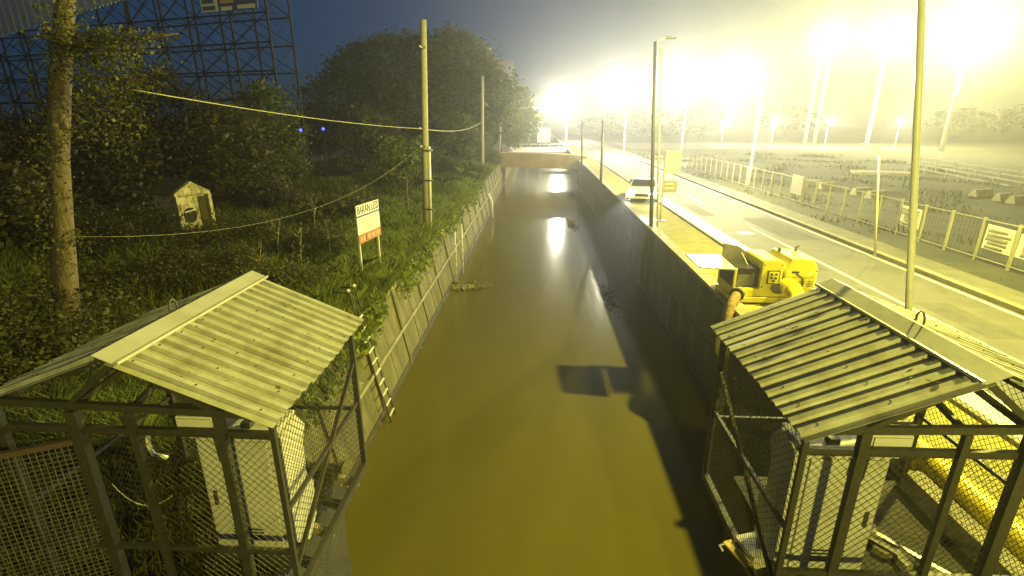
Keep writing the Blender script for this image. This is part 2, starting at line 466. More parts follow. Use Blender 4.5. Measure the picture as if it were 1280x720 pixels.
# ------------------------------------------------------------------ lamps
def point(name, loc, power, color, radius, parent=None):
    l = bpy.data.lights.new(name, 'POINT'); l.energy = power; l.color = color; l.shadow_soft_size = radius
    o = bpy.data.objects.new(name, l); C.objects.link(o); o.location = loc
    if parent: o.parent = parent
    return o
def street_lamp(head, base_xy, power, color, label, glow='lamp_glow_sodium', twin=False, group='lit street lamps'):
    """a lamp post with its arm reaching from base_xy to under head"""
    head = Vector(head)
    b_ = Vector((base_xy[0], base_xy[1], 0))
    t = empty('street_lamp', b_, 0, label, 'street lamp', group)
    h = head - b_
    mb = MB(); mb.tube([(0, 0, 0), (0, 0, 0.5), (0, 0, h.z * 0.9)], [0.11, 0.09, 0.055], 10); mb.build('pole', 'pole_metal', t, True)
    mb = MB(); mb.tube([(0, 0, h.z * 0.9), (h.x * 0.12, h.y * 0.12, h.z * 0.97), (h.x * 0.45, h.y * 0.45, h.z + 0.16), (h.x * 0.9, h.y * 0.9, h.z + 0.13)], [0.055, 0.05, 0.04, 0.035], 8)
    mb.build('arm', 'pole_metal', t, True)
    d = Vector((h.x, h.y, 0)); a = math.atan2(d.y, d.x) if d.length > 0.05 else 0
    mb = MB(); mb.box((h.x, h.y, h.z + 0.11), (0.72, 0.28, 0.12), rz=a); mb.build('lamp_head', 'dark_metal', t, bevel=0.03)
    mb = MB(); mb.box((h.x, h.y, h.z + 0.03), (0.5, 0.2, 0.05), rz=a); mb.build('lamp_glass', glow, t)
    mb = MB(); mb.box((0, 0, 0.02), (0.36, 0.36, 0.04)); mb.build('base_plate', 'dark_metal', t)
    point('bulb', (h.x, h.y, h.z - 0.22), power, color, 0.2, t)
    return t
street_lamp((10.8, 11.2, 9.2), (12.3, 11.2), 19000, SODIUM, 'sodium street lamp over the road beside the yellow pump')
street_lamp((3.2, -6.0, 6.2), (5.5, -6.2), 4800, SODIUM, 'low sodium street lamp on the bank behind the viewpoint')
far = [((770, 108), 74, 19000, PALEW, 'lit street lamp above the far bend of the road'),
       ((842, 100), 60, 18000, PALEW, 'lit street lamp behind the twin poles and bus stop sign'),
       ((922, 94), 34, 16000, (1.0, 0.93, 0.45), 'nearest lit street lamp in view, over the road opposite the white car'),
       ((700, 126), 112, 34000, PALEW, 'farthest lit street lamp, just right of the tall far billboard')]
for (px, py), Y, pw, col, lb in far:
    h = P(px, py, Y)
    street_lamp(h, (h.x + 1.6, h.y), pw, col, lb, 'lamp_glow_white')
def high_mast(px, py, Y, pw, label, twin):
    h = P(px, py, Y)
    t = empty('flood_mast', (h.x, h.y, 0), 0, label, 'light mast', 'flood light masts beyond the field')
    for sx in ((-0.9, 0.9) if twin else (0,)):
        mb = MB(); mb.tube([(sx, 0, 0), (sx, 0, h.z)], [0.35, 0.2], 10); mb.build('pole', 'pole_metal', t, True)
    mb = MB(); mb.box((0, 0, h.z), (4.2, 0.3, 0.3)); mb.build('crossbar', 'dark_metal', t)
    for k in range(4):
        mb = MB(); mb.box((-1.65 + 1.1 * k, -0.3, h.z + 0.1), (0.85, 0.35, 0.7)); f = mb.build('flood_light', 'dark_metal', t)
        mb = MB(); mb.box((-1.65 + 1.1 * k, -0.5, h.z + 0.08), (0.75, 0.04, 0.6)); mb.build('lamp_glass', 'lamp_glow_white', f)
    point('bulb', (0, -0.9, h.z - 0.3), pw, WARMW, 0.5, t)
high_mast(1035, 48, 105, 34000, 'twin pole flood light mast beyond the dark field', True)
high_mast(1112, 44, 92, 27000, 'single pole flood light mast right of the twin pole mast', False)
high_mast(1215, 38, 80, 76000, 'brightest flood light mast at the upper right corner', False)

# ------------------------------------------------------------------ wire mesh helper
def wire_panel(mb, o, u, v, W, H, sp=0.06, th=0.005, diag=True):
    o = Vector(o); u = Vector(u).normalized(); v = Vector(v).normalized()
    if diag:
        k = sp * 1.414
        for sgn in (1, -1):
            c = -H if sgn == 1 else 0.0
            c += k * 0.5
            end = W if sgn == 1 else W + H
            while c < end:
                # line a = c + b (sgn 1) or a = c - b (sgn -1), 0<=a<=W, 0<=b<=H
                if sgn == 1:
                    b0, b1 = max(0, -c), min(H, W - c)
                    p, q = (c + b0, b0), (c + b1, b1)
                else:
                    b0, b1 = max(0, c - W), min(H, c)
                    p, q = (c - b0, b0), (c - b1, b1)
                if b1 - b0 > 0.01:
                    mb.bar(o + u * p[0] + v * p[1], o + u * q[0] + v * q[1], th)
                c += k
    else:
        a = sp / 2
        while a < W:
            mb.bar(o + u * a, o + u * a + v * H, th); a += sp
        a = sp / 2
        while a < H:
            mb.bar(o + v * a, o + v * a + u * W, th); a += sp

# ------------------------------------------------------------------ gauge huts (open steel cages with corrugated gable roofs)
def corrugated(A, B, y0, y1, pitch=0.146, h=0.034):
    """sheet from ridge edge A=(x,z) to eave edge B=(x,z), ribs run down the slope"""
    A = Vector((A[0], 0, A[1])); B = Vector((B[0], 0, B[1]))
    d = (B - A).normalized(); n = Vector((-d.z, 0, d.x)); n = n if n.z > 0 else -n
    prof = []; y = y0
    while y < y1 - 1e-4:
        for fy, fh in ((0.0, 0), (0.46, 0), (0.55, 1), (0.91, 1), (1.0, 0)):
            q = y + fy * pitch
            if q <= y1 + 1e-4 and not (prof and abs(prof[-1][0] - q) < 1e-5):
                prof.append((q, fh * h))
        y += pitch
    mb = MB(); m = len(prof); pts = []
    jit = [(random.uniform(-0.004, 0.004), random.uniform(-0.006, 0.006)) for _ in prof]; slip = random.uniform(-0.012, 0.022)
    for t_ in (-0.004, 0.0):
        for ei, E in enumerate((A, B)):
            for pi, (q, hh) in enumerate(prof):
                p = E + n * (hh + t_ + jit[pi][ei]) + d * (slip if ei else 0); pts.append((p.x, q, p.z))
    fs = []
    for i in range(m - 1):
        fs.append((2 * m + i, 2 * m + i + 1, 3 * m + i + 1, 3 * m + i))
        fs.append((i, m + i, m + i + 1, i + 1))
        fs.append((i, i + 1, 2 * m + i + 1, 2 * m + i)); fs.append((m + i, 3 * m + i, 3 * m + i + 1, m + i + 1))
    fs.append((0, 2 * m, 3 * m, m)); fs.append((m - 1, 2 * m - 1, 4 * m - 1, 3 * m - 1))
    mb.poly(pts, fs)
    return mb
def hut(s, label):
    ox, oy = s * 3.4, 3.6
    t = empty('gauge_hut', (ox, oy, 0), 0, label, 'hut', 'steel cage huts on both canal banks')
    def X(x): return s * x - ox
    ZE, ZR, ZO = 2.02, 2.60, 2.10
    ya, yb = -0.20, 2.08
    # roof sheets, three to a slope
    n = 3
    for k in range(n):
        a = ya + (yb - ya) * k / n; e = ya + (yb - ya) * (k + 1) / n - 0.003
        for (xr, zr), (xe, ze) in ((((3.33), ZR - 0.045), (2.08, ZE)), (((3.47), ZR - 0.045), (4.68, ZO))):
            corrugated((X(xr), zr), (X(xe), ze), a, e).build('roof_sheet', 'roof_metal', t)
    sc_ = MB()
    for (xr, zr), (xe, ze) in (((3.33, ZR - 0.045), (2.08, ZE)), ((3.47, ZR - 0.045), (4.68, ZO))):
        for f in (0.12, 0.5, 0.9):
            for k in range(0, 15, 2):
                y = ya + 0.146 * (k + 0.73)
                sc_.box((X(xr + (xe - xr) * f), y + random.uniform(-0.008, 0.008), zr + (ze - zr) * f + 0.045), (0.011, 0.011, 0.010))
    tag(sc_.build('roof_screws', 'rust', t), kind='stuff')
    f_ = rng.random(26) ** 0.6; y_ = ya + (yb - ya) * rng.random(26); lp = np.stack([X(1) * 0 + (s * (3.3 - 1.2 * f_) - ox), y_, ZR - 0.045 + (ZE - ZR + 0.045) * f_ + 0.045], 1)
    V, F = leaf_quads(lp, 0.03, 0.15); tag(link_mesh('leaf_litter', np_mesh('leaf_litter', V, F, 'dead_leaf'), t), kind='stuff')
    # ridge cap
    for (xe, dz) in ((3.40 - 0.17, 0.078), (3.40 + 0.17, 0.07)):
        mb = MB()
        mb.prism([Vector((X(3.40), 0, ZR + 0.035)), Vector((X(xe), 0, ZR + 0.035 - dz)), Vector((X(xe), 0, ZR + 0.029 - dz)), Vector((X(3.40), 0, ZR + 0.029))], (0, ya - 0.02, 0), (0, yb + 0.03, 0))
        mb.build('ridge_cap', 'ridge_metal', t)
    mb = MB(); mb.bar((X(3.22), ya - 0.01, ZR - 0.035), (X(3.22), yb + 0.02, ZR - 0.035), 0.02, 0.025); mb.build('ridge_lip', 'ridge_metal', t)
    mb = MB(); c = Vector((X(3.42), 0.75, ZR + 0.06))
    mb.tube([c + Vector((0, 0.05 * math.cos(a), 0.075 * math.sin(a) + 0.01)) for a in [math.pi * q / 8 for q in range(-1, 10)]], 0.009, 6); mb.build('lifting_ring', 'dark_metal', t, True)
    # purlins
    for (x, z) in ((2.5, 2.13), (3.0, 2.37), (3.9, 2.34), (4.4, 2.16)):
        mb = MB(); mb.bar((X(x), 0.0, z), (X(x), 1.95, z), 0.05, 0.07); mb.build('purlin', 'steel_dark', t)
    # posts
    for (x, y, w) in ((2.20, 0, 0.06), (2.65, 0, 0.10), (3.43, 0, 0.075), (3.93, 0, 0.12), (4.62, 0, 0.09), (2.20, 1.9, 0.08), (3.43, 1.9, 0.075), (4.62, 1.9, 0.09)):
        ztop = 2.0 if y == 0 else (2.42 if x == 3.43 else 2.02)
        w *= 0.78; mb = MB(); mb.box((X(x), y, ztop / 2), (w, w * 0.8, ztop)); mb.build('post', 'steel_dark', t)
    # rails
    def rail(a, b_, w=0.06, h=0.08):
        q = MB(); q.bar((X(a[0]), a[1], a[2]), (X(b_[0]), b_[1], b_[2]), w * 0.8, h * 0.8); q.build('rail', 'steel_dark', t)
    rail((2.2, 0, 2.0), (4.62, 0, 2.08)); rail((2.2, 0.04, 1.78), (4.62, 0.04, 1.80))
    rail((2.2, 0, 0.55), (4.62, 0, 0.55), 0.05, 0.06)
    rail((2.2, 1.9, 2.0), (4.62, 1.9, 2.08)); rail((2.2, 1.9, 0.9), (4.62, 1.9, 0.9), 0.045, 0.05)
    rail((2.2, 0, 0.06), (2.2, 1.9, 0.06), 0.08, 0.12); rail((2.2, 0, 1.98), (2.2, 1.9, 1.98)); rail((2.2, 0, 1.0), (2.2, 1.9, 1.0), 0.045, 0.05)
    rail((4.62, 0, 2.06), (4.62, 1.9, 2.06)); rail((4.62, 0, 1.0), (4.62, 1.9, 1.0), 0.045, 0.05)
    rail((2.2, 0, 0.06), (4.62, 0, 0.06), 0.08, 0.1)
    rail((2.2, 1.88, 1.55), (2.2, 0.02, 0.35), 0.05, 0.05)      # brace on the water side
    rail((3.43, 0, 2.0), (3.43, 1.9, 2.4), 0.05, 0.06)
    rail((3.93, 0.0, 2.02), (3.45, 1.0, 2.45), 0.05, 0.06); rail((2.65, 0.0, 2.02), (3.35, 0.0, 2.44), 0.05, 0.06); rail((3.93, 0.0, 2.06), (3.45, 0.0, 2.46), 0.05, 0.06)
    # wire mesh infill
    for nm, args in (('front', ((X(2.2) if s > 0 else X(4.62), 0.0, 0.1), (1, 0, 0), (0, 0, 1), 2.42, 1.68)),
                     ('side', ((X(2.2), 0.0, 0.1), (0, 1, 0), (0, 0, 1), 1.9, 1.88)),
                     ('back', ((X(2.2) if s > 0 else X(4.62), 1.9, 0.1), (1, 0, 0), (0, 0, 1), 2.42, 1.9)),
                     ('outer', ((X(4.62), 0.0, 0.1), (0, 1, 0), (0, 0, 1), 1.9, 1.9))):
        if nm == 'front' and s < 0:
            args = ((X(3.43), 0.0, 0.1), (1, 0, 0), (0, 0, 1), 1.23, 1.68)
        mb = MB(); wire_panel(mb, *args, sp=0.055, th=0.0036); mb.build('wire_mesh', 'wire', t)
    return t
hut(-1, 'corrugated roof cage hut on the grassy bank, left of the water')
hut(1, 'corrugated roof cage hut on the road side of the canal, beside the yellow pipe')

def cabinet(s, label):
    x0 = s * 2.82; t = empty('equipment_cabinet', (x0, 4.15, 0.0), 0, label, 'cabinet', 'white cabinets inside the cage huts')
    mb = MB(); mb.box((0, 0, 0.06), (0.80, 0.42, 0.12)); mb.build('plinth', 'dark_metal', t)
    mb = MB(); mb.box((0, 0, 0.82), (0.74, 0.38, 1.40)); mb.build('body', 'cabinet', t, bevel=0.012)
    mb = MB(); mb.box((0, -0.205, 0.83), (0.66, 0.025, 1.30)); d = mb.build('door', 'cabinet', t, bevel=0.008)
    mb = MB(); mb.box((0.26 * s, -0.225, 0.85), (0.03, 0.03, 0.16)); mb.build('handle', 'dark_metal', d)
    mb = MB(); mb.box((0, 0, 1.545), (0.82, 0.46, 0.05)); mb.build('lid', 'cabinet', t, bevel=0.01)
    # side door standing ajar towards the water, with its bevelled corners
    xs = -s * 0.39
    mb = MB()
    pr = [Vector((0, -0.15, 0.25)), Vector((0, 0.10, 0.05)), Vector((0, 0.30, 0.22)), Vector((0, 0.34, 0.62)), Vector((0, 0.22, 0.82)), Vector((0, 0.24, 1.18)), Vector((0, 0.33, 1.34)), Vector((0, 0.16, 1.56)), Vector((0, -0.15, 1.5))]
    mb.prism(pr, (xs, 0, 0), (xs - s * 0.05, 0, 0)); mb.build('side_shield', 'cabinet', t)
    for k in range(4):
        mb = MB(); mb.box((0, -0.222, 0.35 + k * 0.04), (0.3, 0.012, 0.014)); mb.build('vent_slot', 'cabinet_dark', t)
    mb = MB(); mb.box((-s * 0.1, -0.08, 1.60), (0.09, 0.09, 0.06)); mb.build('cable_gland', 'cabinet_dark', t)
    return t
cabinet(-1, 'tall white cabinet behind wire mesh in the hut on the grassy bank')
cabinet(1, 'tall white cabinet behind wire mesh in the hut beside the yellow pipe')
def junction_box(s, label):
    t = empty('junction_box', (s * 2.95, 3.78, 1.72), 0, label, 'electric box', 'boxes under the hut roofs')
    mb = MB(); mb.box((0, 0, 0.09), (0.34, 0.16, 0.18)); mb.build('box', 'cabinet', t, bevel=0.01)
    mb = MB(); mb.box((0, -0.09, 0.09), (0.30, 0.012, 0.15)); mb.build('cover', 'cabinet', t)
    mb = MB(); mb.tube([(-s * 0.1, -0.02, 0.0), (-s * 0.12, -0.02, -0.3), (-s * 0.05, 0.25, -0.5)], 0.012, 6); mb.build('cable', 'rubber', t, True)
    return t
junction_box(-1, 'small pale box under the roof of the hut on the grassy bank')
junction_box(1, 'small pale box under the roof of the hut beside the yellow pipe')
# bent pipe and loose cable in the left hut
mb = MB(); mb.tube([P(184, 536, 4.3), P(185, 556, 4.3), P(192, 568, 4.3), P(209, 572, 4.3)], 0.022, 8)
tag(mb.build('bent_pipe', 'pvc', None, True), 'short bent white pipe hanging inside the hut on the grassy bank', 'pipe')
mb = MB(); mb.tube([P(140 + 75 * k / 10, 605 + 90 * (k / 10) - 75 * (k / 10) ** 2, 4.6) for k in range(11)], 0.007, 6)
tag(mb.build('loose_cable', 'cable', None, True), 'thin pale cable sagging behind the posts of the left hut', 'cable')
# rusty topped mesh fence left of the hut
fn = empty('mesh_fence', (-4.0, 3.62, 0), 0, 'square wire mesh panel with rusty top rail beside the left hut', 'fence')
mb = MB(); wire_panel(mb, (0, 0, 0.05), (-1.4, -0.7, 0), (0, 0, 1), 1.55, 1.60, 0.045, 0.0045, False); mb.build('wire_mesh', 'wire_dull', fn)
mb = MB(); mb.bar((0, 0, 1.68), (-1.4, -0.7, 1.68), 0.05, 0.05); mb.build('rail', 'rust', fn)
mb = MB(); mb.bar((-1.4, -0.7, 0), (-1.4, -0.7, 1.7), 0.05, 0.05); mb.build('post', 'rust', fn)
# clutter on the right hut floor and under the left hut
def clutter(name, label, cat, parts, loc):
    t = empty(name, loc, 0, label, cat)
    for nm, fn_, m in parts:
        q = MB(); fn_(q); q.build(nm, m, t)
    return t
clutter('metal_box', 'open pale metal box lying at the foot of the right hut', 'box',
        [('tray', lambda q: q.box((0, 0, 0.08), (0.32, 0.30, 0.16), rz=0.3), 'cabinet'), ('flap', lambda q: q.box((-0.22, -0.08, 0.10), (0.10, 0.34, 0.02), rz=0.35), 'board_yellow'),
         ('bracket', lambda q: q.tube([(-0.32, 0.05, 0.0), (-0.36, 0.05, 0.07), (-0.30, 0.05, 0.10), (-0.26, 0.05, 0.06)], 0.012, 6), 'pvc')], (2.36, 4.30, 0.0))
clutter('steel_channel', 'pair of long steel channels lying inside the right hut', 'steel beam',
        [('beam', lambda q: q.bar((0, 0, 0.04), (0.75, -1.0, 0.04), 0.05, 0.06), 'steel_dark'), ('beam', lambda q: q.bar((0.13, 0.05, 0.04), (0.88, -0.95, 0.04), 0.05, 0.06), 'pole_metal')], (3.35, 4.95, 0.0))
for i, (px, py) in enumerate(((1068, 640), (1078, 665), (1105, 690), (1130, 705), (985, 700), (1010, 690))):
    p = G(px, py, 0.0); q = MB()
    prf = [Vector((math.cos(a) * random.uniform(0.07, 0.16), math.sin(a) * random.uniform(0.07, 0.14), 0)) for a in [k * math.pi / 3 for k in range(6)]]
    q.prism(prf, (0, 0, 0), (0.02, 0.01, random.uniform(0.04, 0.10)))
    o = q.build('rubble_piece', 'coping' if i % 2 else 'wall_concrete', None, loc=p)
    tag(o, ('broken concrete lump behind the right cabinet', 'pale stone lump beside the steel channels in the right hut', 'rubble lump under the lower rail of the right hut', 'rubble lump nearest the yellow pipe in the right hut', 'broken lump in front of the right cabinet, toward the water', 'broken lump right at the foot of the right cabinet')[i], 'rubble', 'rubble on the right hut floor')
mb = MB()
for k in range(5):
    a = 0.2 + 0.1 * k
    mb.tube([(0.25 * math.cos(th) * (1 - 0.06 * k), 0.2 * math.sin(th) * (1 - 0.06 * k), 0.02 + 0.02 * k) for th in [q * math.pi / 8 for q in range(17)]], 0.012, 5)
tag(mb.build('cable_coil', 'rubber', None, True, loc=(3.2, 4.7, 0.0)), 'coil of dark cable on the floor behind the right cabinet', 'cable')
for i in range(4):
    y = 4.0 + i * 0.42
    mb = MB(); mb.bar((-2.22, y, -0.05), (-3.0, y + 0.25, -0.03), 0.07, 0.09)
    tag(mb.build('timber_plank', 'stick' if i % 2 else 'steel_dark'), ('nearest plank under the left hut floor', 'second plank from the front under the left hut floor', 'third plank from the front under the left hut floor', 'farthest plank under the left hut floor')[i], 'plank', 'planks under the left hut')
# yellow discharge pipe along the wall top
yp = empty('discharge_pipe', (5.02, 0, 0), 0, 'thick bright yellow pipe lying along the bank behind the right hut', 'pipe')
mb = MB(); mb.tube([(0, -4, 0.2), (0, 2, 0.2), (0.02, 6, 0.2), (0.06, 8.6, 0.2), (0.4, 9.9, 0.2), (0.85, 10.9, 0.26), (1.08, 11.4, 0.42), (1.13, 11.8, 0.5)], 0.19, 14); mb.build('pipe', 'pipe_yellow', yp, True)
for y in (-0.5, 2.6, 5.6, 8.6):
    mb = MB(); mb.tube([(0, y, 0.2), (0, y + 0.09, 0.2)], 0.23, 16); mb.build('flange', 'pipe_yellow', yp)
mb = MB(); mb.box((4.72, 1.0, 0.09), (0.22, 9.0, 0.26)); tag(mb.build('kerb_beam', 'coping'), 'pale concrete kerb beam beside the yellow pipe', 'kerb')

# ------------------------------------------------------------------ yellow pump set on the verge
pm = empty('pump_set', (5.85, 12.65, 0.0), 0, 'bright yellow mobile pump set with open hatches on the canal edge', 'pump')
pm.scale = (1, 1, 0.84)
def pb(name, fn_, m, parent=pm, bevel=0.0, smooth=False):
    q = MB(); fn_(q); return q.build(name, m, parent, smooth, bevel=bevel)
pb('skid', lambda q: q.box((0, 0, 0.16), (2.0, 1.15, 0.16)), 'machine_yellow', bevel=0.01)
pb('fuel_tank', lambda q: q.box((0.0, 0, 0.38), (1.96, 1.1, 0.26)), 'machine_yellow', bevel=0.03)
pb('engine_bay', lambda q: q.box((-0.66, 0.03, 0.80), (0.62, 0.98, 0.56)), 'black')
pb('side_frame', lambda q: (q.box((-0.95, -0.52, 0.8), (0.06, 0.06, 0.6)), q.box((-0.95, 0.5, 0.8), (0.06, 0.06, 0.6))), 'machine_yellow')
def cowl(q):
    pr = [Vector((-0.34, 0, 0.5)), Vector((0.16, 0, 0.5)), Vector((0.16, 0, 1.30)), Vector((0.04, 0, 1.36)), Vector((-0.28, 0, 1.36)), Vector((-0.34, 0, 1.3))]
    q.prism(pr, (0, -0.56, 0), (0, 0.55, 0))
ct = pb('control_cowl', cowl, 'machine_yellow', bevel=0.015)
pb('panel_frame', lambda q: q.box((-0.06, -0.575, 0.86), (0.30, 0.03, 0.40)), 'dark_metal', ct)
pb('panel_face', lambda q: q.box((-0.06, -0.593, 0.86), (0.24, 0.012, 0.34)), 'machine_yellow', ct)
for k, (dx, dz) in enumerate(((-0.06, 0.1), (0.05, 0.1), (-0.06, 0.0), (0.05, -0.02), (0.0, -0.1))):
    pb('gauge', lambda q: q.tube([(-0.06 + dx, -0.60, 0.86 + dz), (-0.06 + dx, -0.615, 0.86 + dz)], 0.035, 10), 'dark_metal', ct)
def hood(q):
    pr = [Vector((0.24, 0, 0.5)), Vector((0.98, 0, 0.5)), Vector((0.98, 0, 1.12)), Vector((0.86, 0, 1.38)), Vector((0.34, 0, 1.42)), Vector((0.20, 0, 1.1))]
    q.prism(pr, (0, -0.56, 0), (0, 0.55, 0))
hd = pb('engine_hood', hood, 'machine_yellow', bevel=0.03)
pb('lift_eye', lambda q: q.box((0.30, 0.1, 1.48), (0.03, 0.12, 0.14)), 'dark_metal', hd)
pb('exhaust', lambda q: q.tube([(0.80, 0.3, 1.36), (0.80, 0.3, 1.5), (0.86, 0.3, 1.56)], 0.04, 8), 'dark_metal', hd)
pb('badge', lambda q: q.box((0.44, -0.585, 1.02), (0.17, 0.012, 0.06)), 'ink', hd)
pb('hose_loop', lambda q: q.tube([(0.46, -0.60, 0.98), (0.56, -0.70, 0.9), (0.58, -0.72, 0.72), (0.52, -0.68, 0.55), (0.40, -0.66, 0.48)], 0.03, 8), 'rubber', hd, smooth=True)
pb('pump_volute', lambda q: (q.tube([(0.30, -0.58, 0.62), (0.30, -0.86, 0.62)], [0.24, 0.22], 18), q.tube([(0.30, -0.86, 0.62), (0.30, -0.92, 0.62)], [0.12, 0.12], 14)), 'machine_yellow', smooth=False)
pb('inlet_flange', lambda q: q.tube([(0.05, -0.66, 0.56), (0.05, -0.70, 0.56)], 0.16, 16), 'dark_metal')
for x in (0.40, 0.62, 0.84):
    pb('louvre', lambda q: [q.box((x, -0.578, 0.60 + 0.05 * k), (0.15, 0.012, 0.014)) for k in range(4)], 'ink', hd)
pb('seam', lambda q: q.box((0.60, -0.578, 0.86), (0.70, 0.008, 0.010)), 'ink', hd)
pb('seam', lambda q: q.box((0.60, -0.02, 1.405), (0.008, 1.0, 0.012), rot=Matrix.Rotation(R(4), 3, 'Y')), 'ink', hd)
for (x, z) in ((0.28, 0.56), (0.94, 0.56), (0.94, 1.06), (-0.30, 0.56), (0.12, 0.56), (0.12, 1.22), (-0.30, 1.22)):
    pb('bolt', lambda q: q.tube([(x, -0.57, z), (x, -0.59, z)], 0.018, 6), 'dark_metal')
pb('engine_block', lambda q: (q.box((-0.66, -0.30, 0.72), (0.40, 0.34, 0.34)), q.tube([(-0.8, -0.5, 0.62), (-0.8, -0.46, 0.62)], 0.1, 12), q.tube([(-0.5, -0.48, 0.9), (-0.5, -0.2, 0.95)], 0.05, 8)), 'machine_grey')
pb('hazard_label', lambda q: q.box((0.80, -0.585, 1.02), (0.09, 0.010, 0.09)), 'board_white', hd)
# raised dark hatch and white drop door
def hatch(q):
    q.prism([Vector((-0.96, 0, 1.10)), Vector((-0.38, 0, 1.02)), Vector((-0.36, 0, 1.32)), Vector((-0.60, 0, 1.50)), Vector((-0.97, 0, 1.58))], (0, 0.42, 0), (0, 0.47, 0))
pb('raised_hatch', hatch, 'machine_grey')
pb('prop', lambda q: q.tube([(-0.5, -0.3, 0.95), (-0.5, 0.4, 1.3)], 0.015, 6), 'pole_metal')
fl = pb('drop_door', lambda q: q.poly([(-1.86, -0.60, 1.12), (-1.02, -0.72, 1.10), (-0.98, 0.5, 1.14), (-1.90, 0.52, 1.16), (-1.86, -0.60, 1.16), (-1.02, -0.72, 1.14), (-0.98, 0.5, 1.18), (-1.90, 0.52, 1.20)],
        [(3, 2, 1, 0), (4, 5, 6, 7), (0, 1, 5, 4), (1, 2, 6, 5), (2, 3, 7, 6), (3, 0, 4, 7)]), 'car_white')
pb('latch', lambda q: q.box((-1.6, -0.1, 1.19), (0.05, 0.05, 0.03)), 'dark_metal', fl)
# suction hose over the wall into the water
sh = empty('suction_hose', (4.9, 12.0, 0), 0, 'tan corrugated suction hose hanging over the dark canal wall', 'hose')
pth = [Vector(p) for p in ((0.20, 0.15, 0.34), (-0.02, -0.12, 0.30), (-0.20, -0.35, 0.14), (-0.33, -0.55, -0.15), (-0.36, -0.72, -0.7), (-0.34, -0.80, -1.5), (-0.32, -0.85, -3.1))]
pts = []; rs = []
for i in range(len(pth) - 1):
    for k in range(7):
        pts.append(pth[i].lerp(pth[i + 1], k / 7)); rs.append(0.135 if (k % 2) else 0.112)
mb = MB(); mb.tube(pts, rs, 12); mb.build('hose', 'hose_tan', sh, True)
mb = MB(); mb.tube([(0.05, -0.03, 0.315), (0.01, -0.08, 0.31)], 0.17, 14); mb.build('clamp', 'rubber', sh)
mb = MB(); mb.tube([(-0.37, -0.68, -0.35), (-0.40, -0.75, -0.6), (-0.40, -0.78, -0.9), (-0.36, -0.8, -1.15)], [0.10, 0.19, 0.17, 0.04], 12); mb.build('wrap', 'pipe_yellow', sh, True)

# ------------------------------------------------------------------ car with its headlights on
cr_ = empty('white_car', (6.3, 30.4, 0.0), R(166), 'white car with headlights on at the near edge of the road', 'car')
cr_.scale = (1, 1, 0.78)
def carbody(q):
    # local: +y is the front
    prof = [(-2.05, 0.35), (-2.08, 0.75), (-1.95, 0.98), (-1.3, 1.02), (-0.9, 1.40), (0.35, 1.44), (1.05, 0.98), (1.85, 0.86), (2.08, 0.66), (2.1, 0.32)]
    for (xa, xb, ins) in ((-0.84, 0.84, 0),):
        n = len(prof); pts = []
        for sx in (-1, -0.88, 0.88, 1):
            for (y, z) in prof:
                w = 0.86 if z < 1.0 else 0.68
                zz = z if abs(sx) < 0.95 else z - 0.05
                pts.append((sx * w, y, zz))
        fs = []
        for j in range(3):
            for k in range(n - 1):
                fs.append((j * n + k, j * n + k + 1, (j + 1) * n + k + 1, (j + 1) * n + k))
            fs.append((j * n + n - 1, j * n, (j + 1) * n, (j + 1) * n + n - 1))
        fs.append(tuple(range(n))); fs.append(tuple(range(4 * n - 1, 3 * n - 1, -1)))
        q.poly(pts, fs)
pb('body', carbody, 'car_white', cr_, smooth=False)
pb('windscreen', lambda q: q.poly([(-0.58, 0.42, 1.425), (0.58, 0.42, 1.425), (0.66, 1.0, 1.03), (-0.66, 1.0, 1.03)], [(0, 1, 2, 3)]).poly([(-0.58, 0.43, 1.435), (0.58, 0.43, 1.435), (0.66, 1.01, 1.04), (-0.66, 1.01, 1.04)], [(3, 2, 1, 0)]), 'car_glass', cr_)
for sx in (-1, 1):
    pb('side_window', lambda q: q.prism([Vector((0, -0.85, 1.03)), Vector((0, 0.9, 1.03)), Vector((0, 0.32, 1.34)), Vector((0, -0.7, 1.32))], (sx * 0.69, 0, 0), (sx * 0.80, 0, 0)), 'car_glass', cr_)
    for y in (-1.3, 1.32):
        w_ = pb('wheel', lambda q: q.tube([(sx * 0.70, y, 0.31), (sx * 0.88, y, 0.31)], 0.31, 18), 'rubber', cr_)
        pb('rim', lambda q: q.tube([(sx * 0.86, y, 0.31), (sx * 0.895, y, 0.31)], 0.19, 14), 'chrome', w_)
    pb('headlight', lambda q: q.box((sx * 0.60, 2.05, 0.70), (0.34, 0.10, 0.14)), 'head_glow', cr_)
    pb('mirror', lambda q: q.box((sx * 0.93, 0.75, 1.02), (0.16, 0.1, 0.12)), 'car_white', cr_)
pb('grille', lambda q: q.box((0, 2.09, 0.56), (0.7, 0.05, 0.18)), 'black', cr_)
pb('number_plate', lambda q: q.box((0, 2.12, 0.42), (0.42, 0.02, 0.1)), 'board_white', cr_)
for sx in (-1, 1):
    l = bpy.data.lights.new('headlight_beam', 'SPOT'); l.energy = 3500; l.color = (0.95, 0.97, 1.0); l.spot_size = R(15); l.spot_blend = 0.6; l.shadow_soft_size = 0.06
    o = bpy.data.objects.new('headlight_beam', l); C.objects.link(o); o.parent = cr_
    o.location = (sx * 0.60, 2.16, 0.70)
    o.rotation_euler = (R(90 - 3.5), 0, R(0))

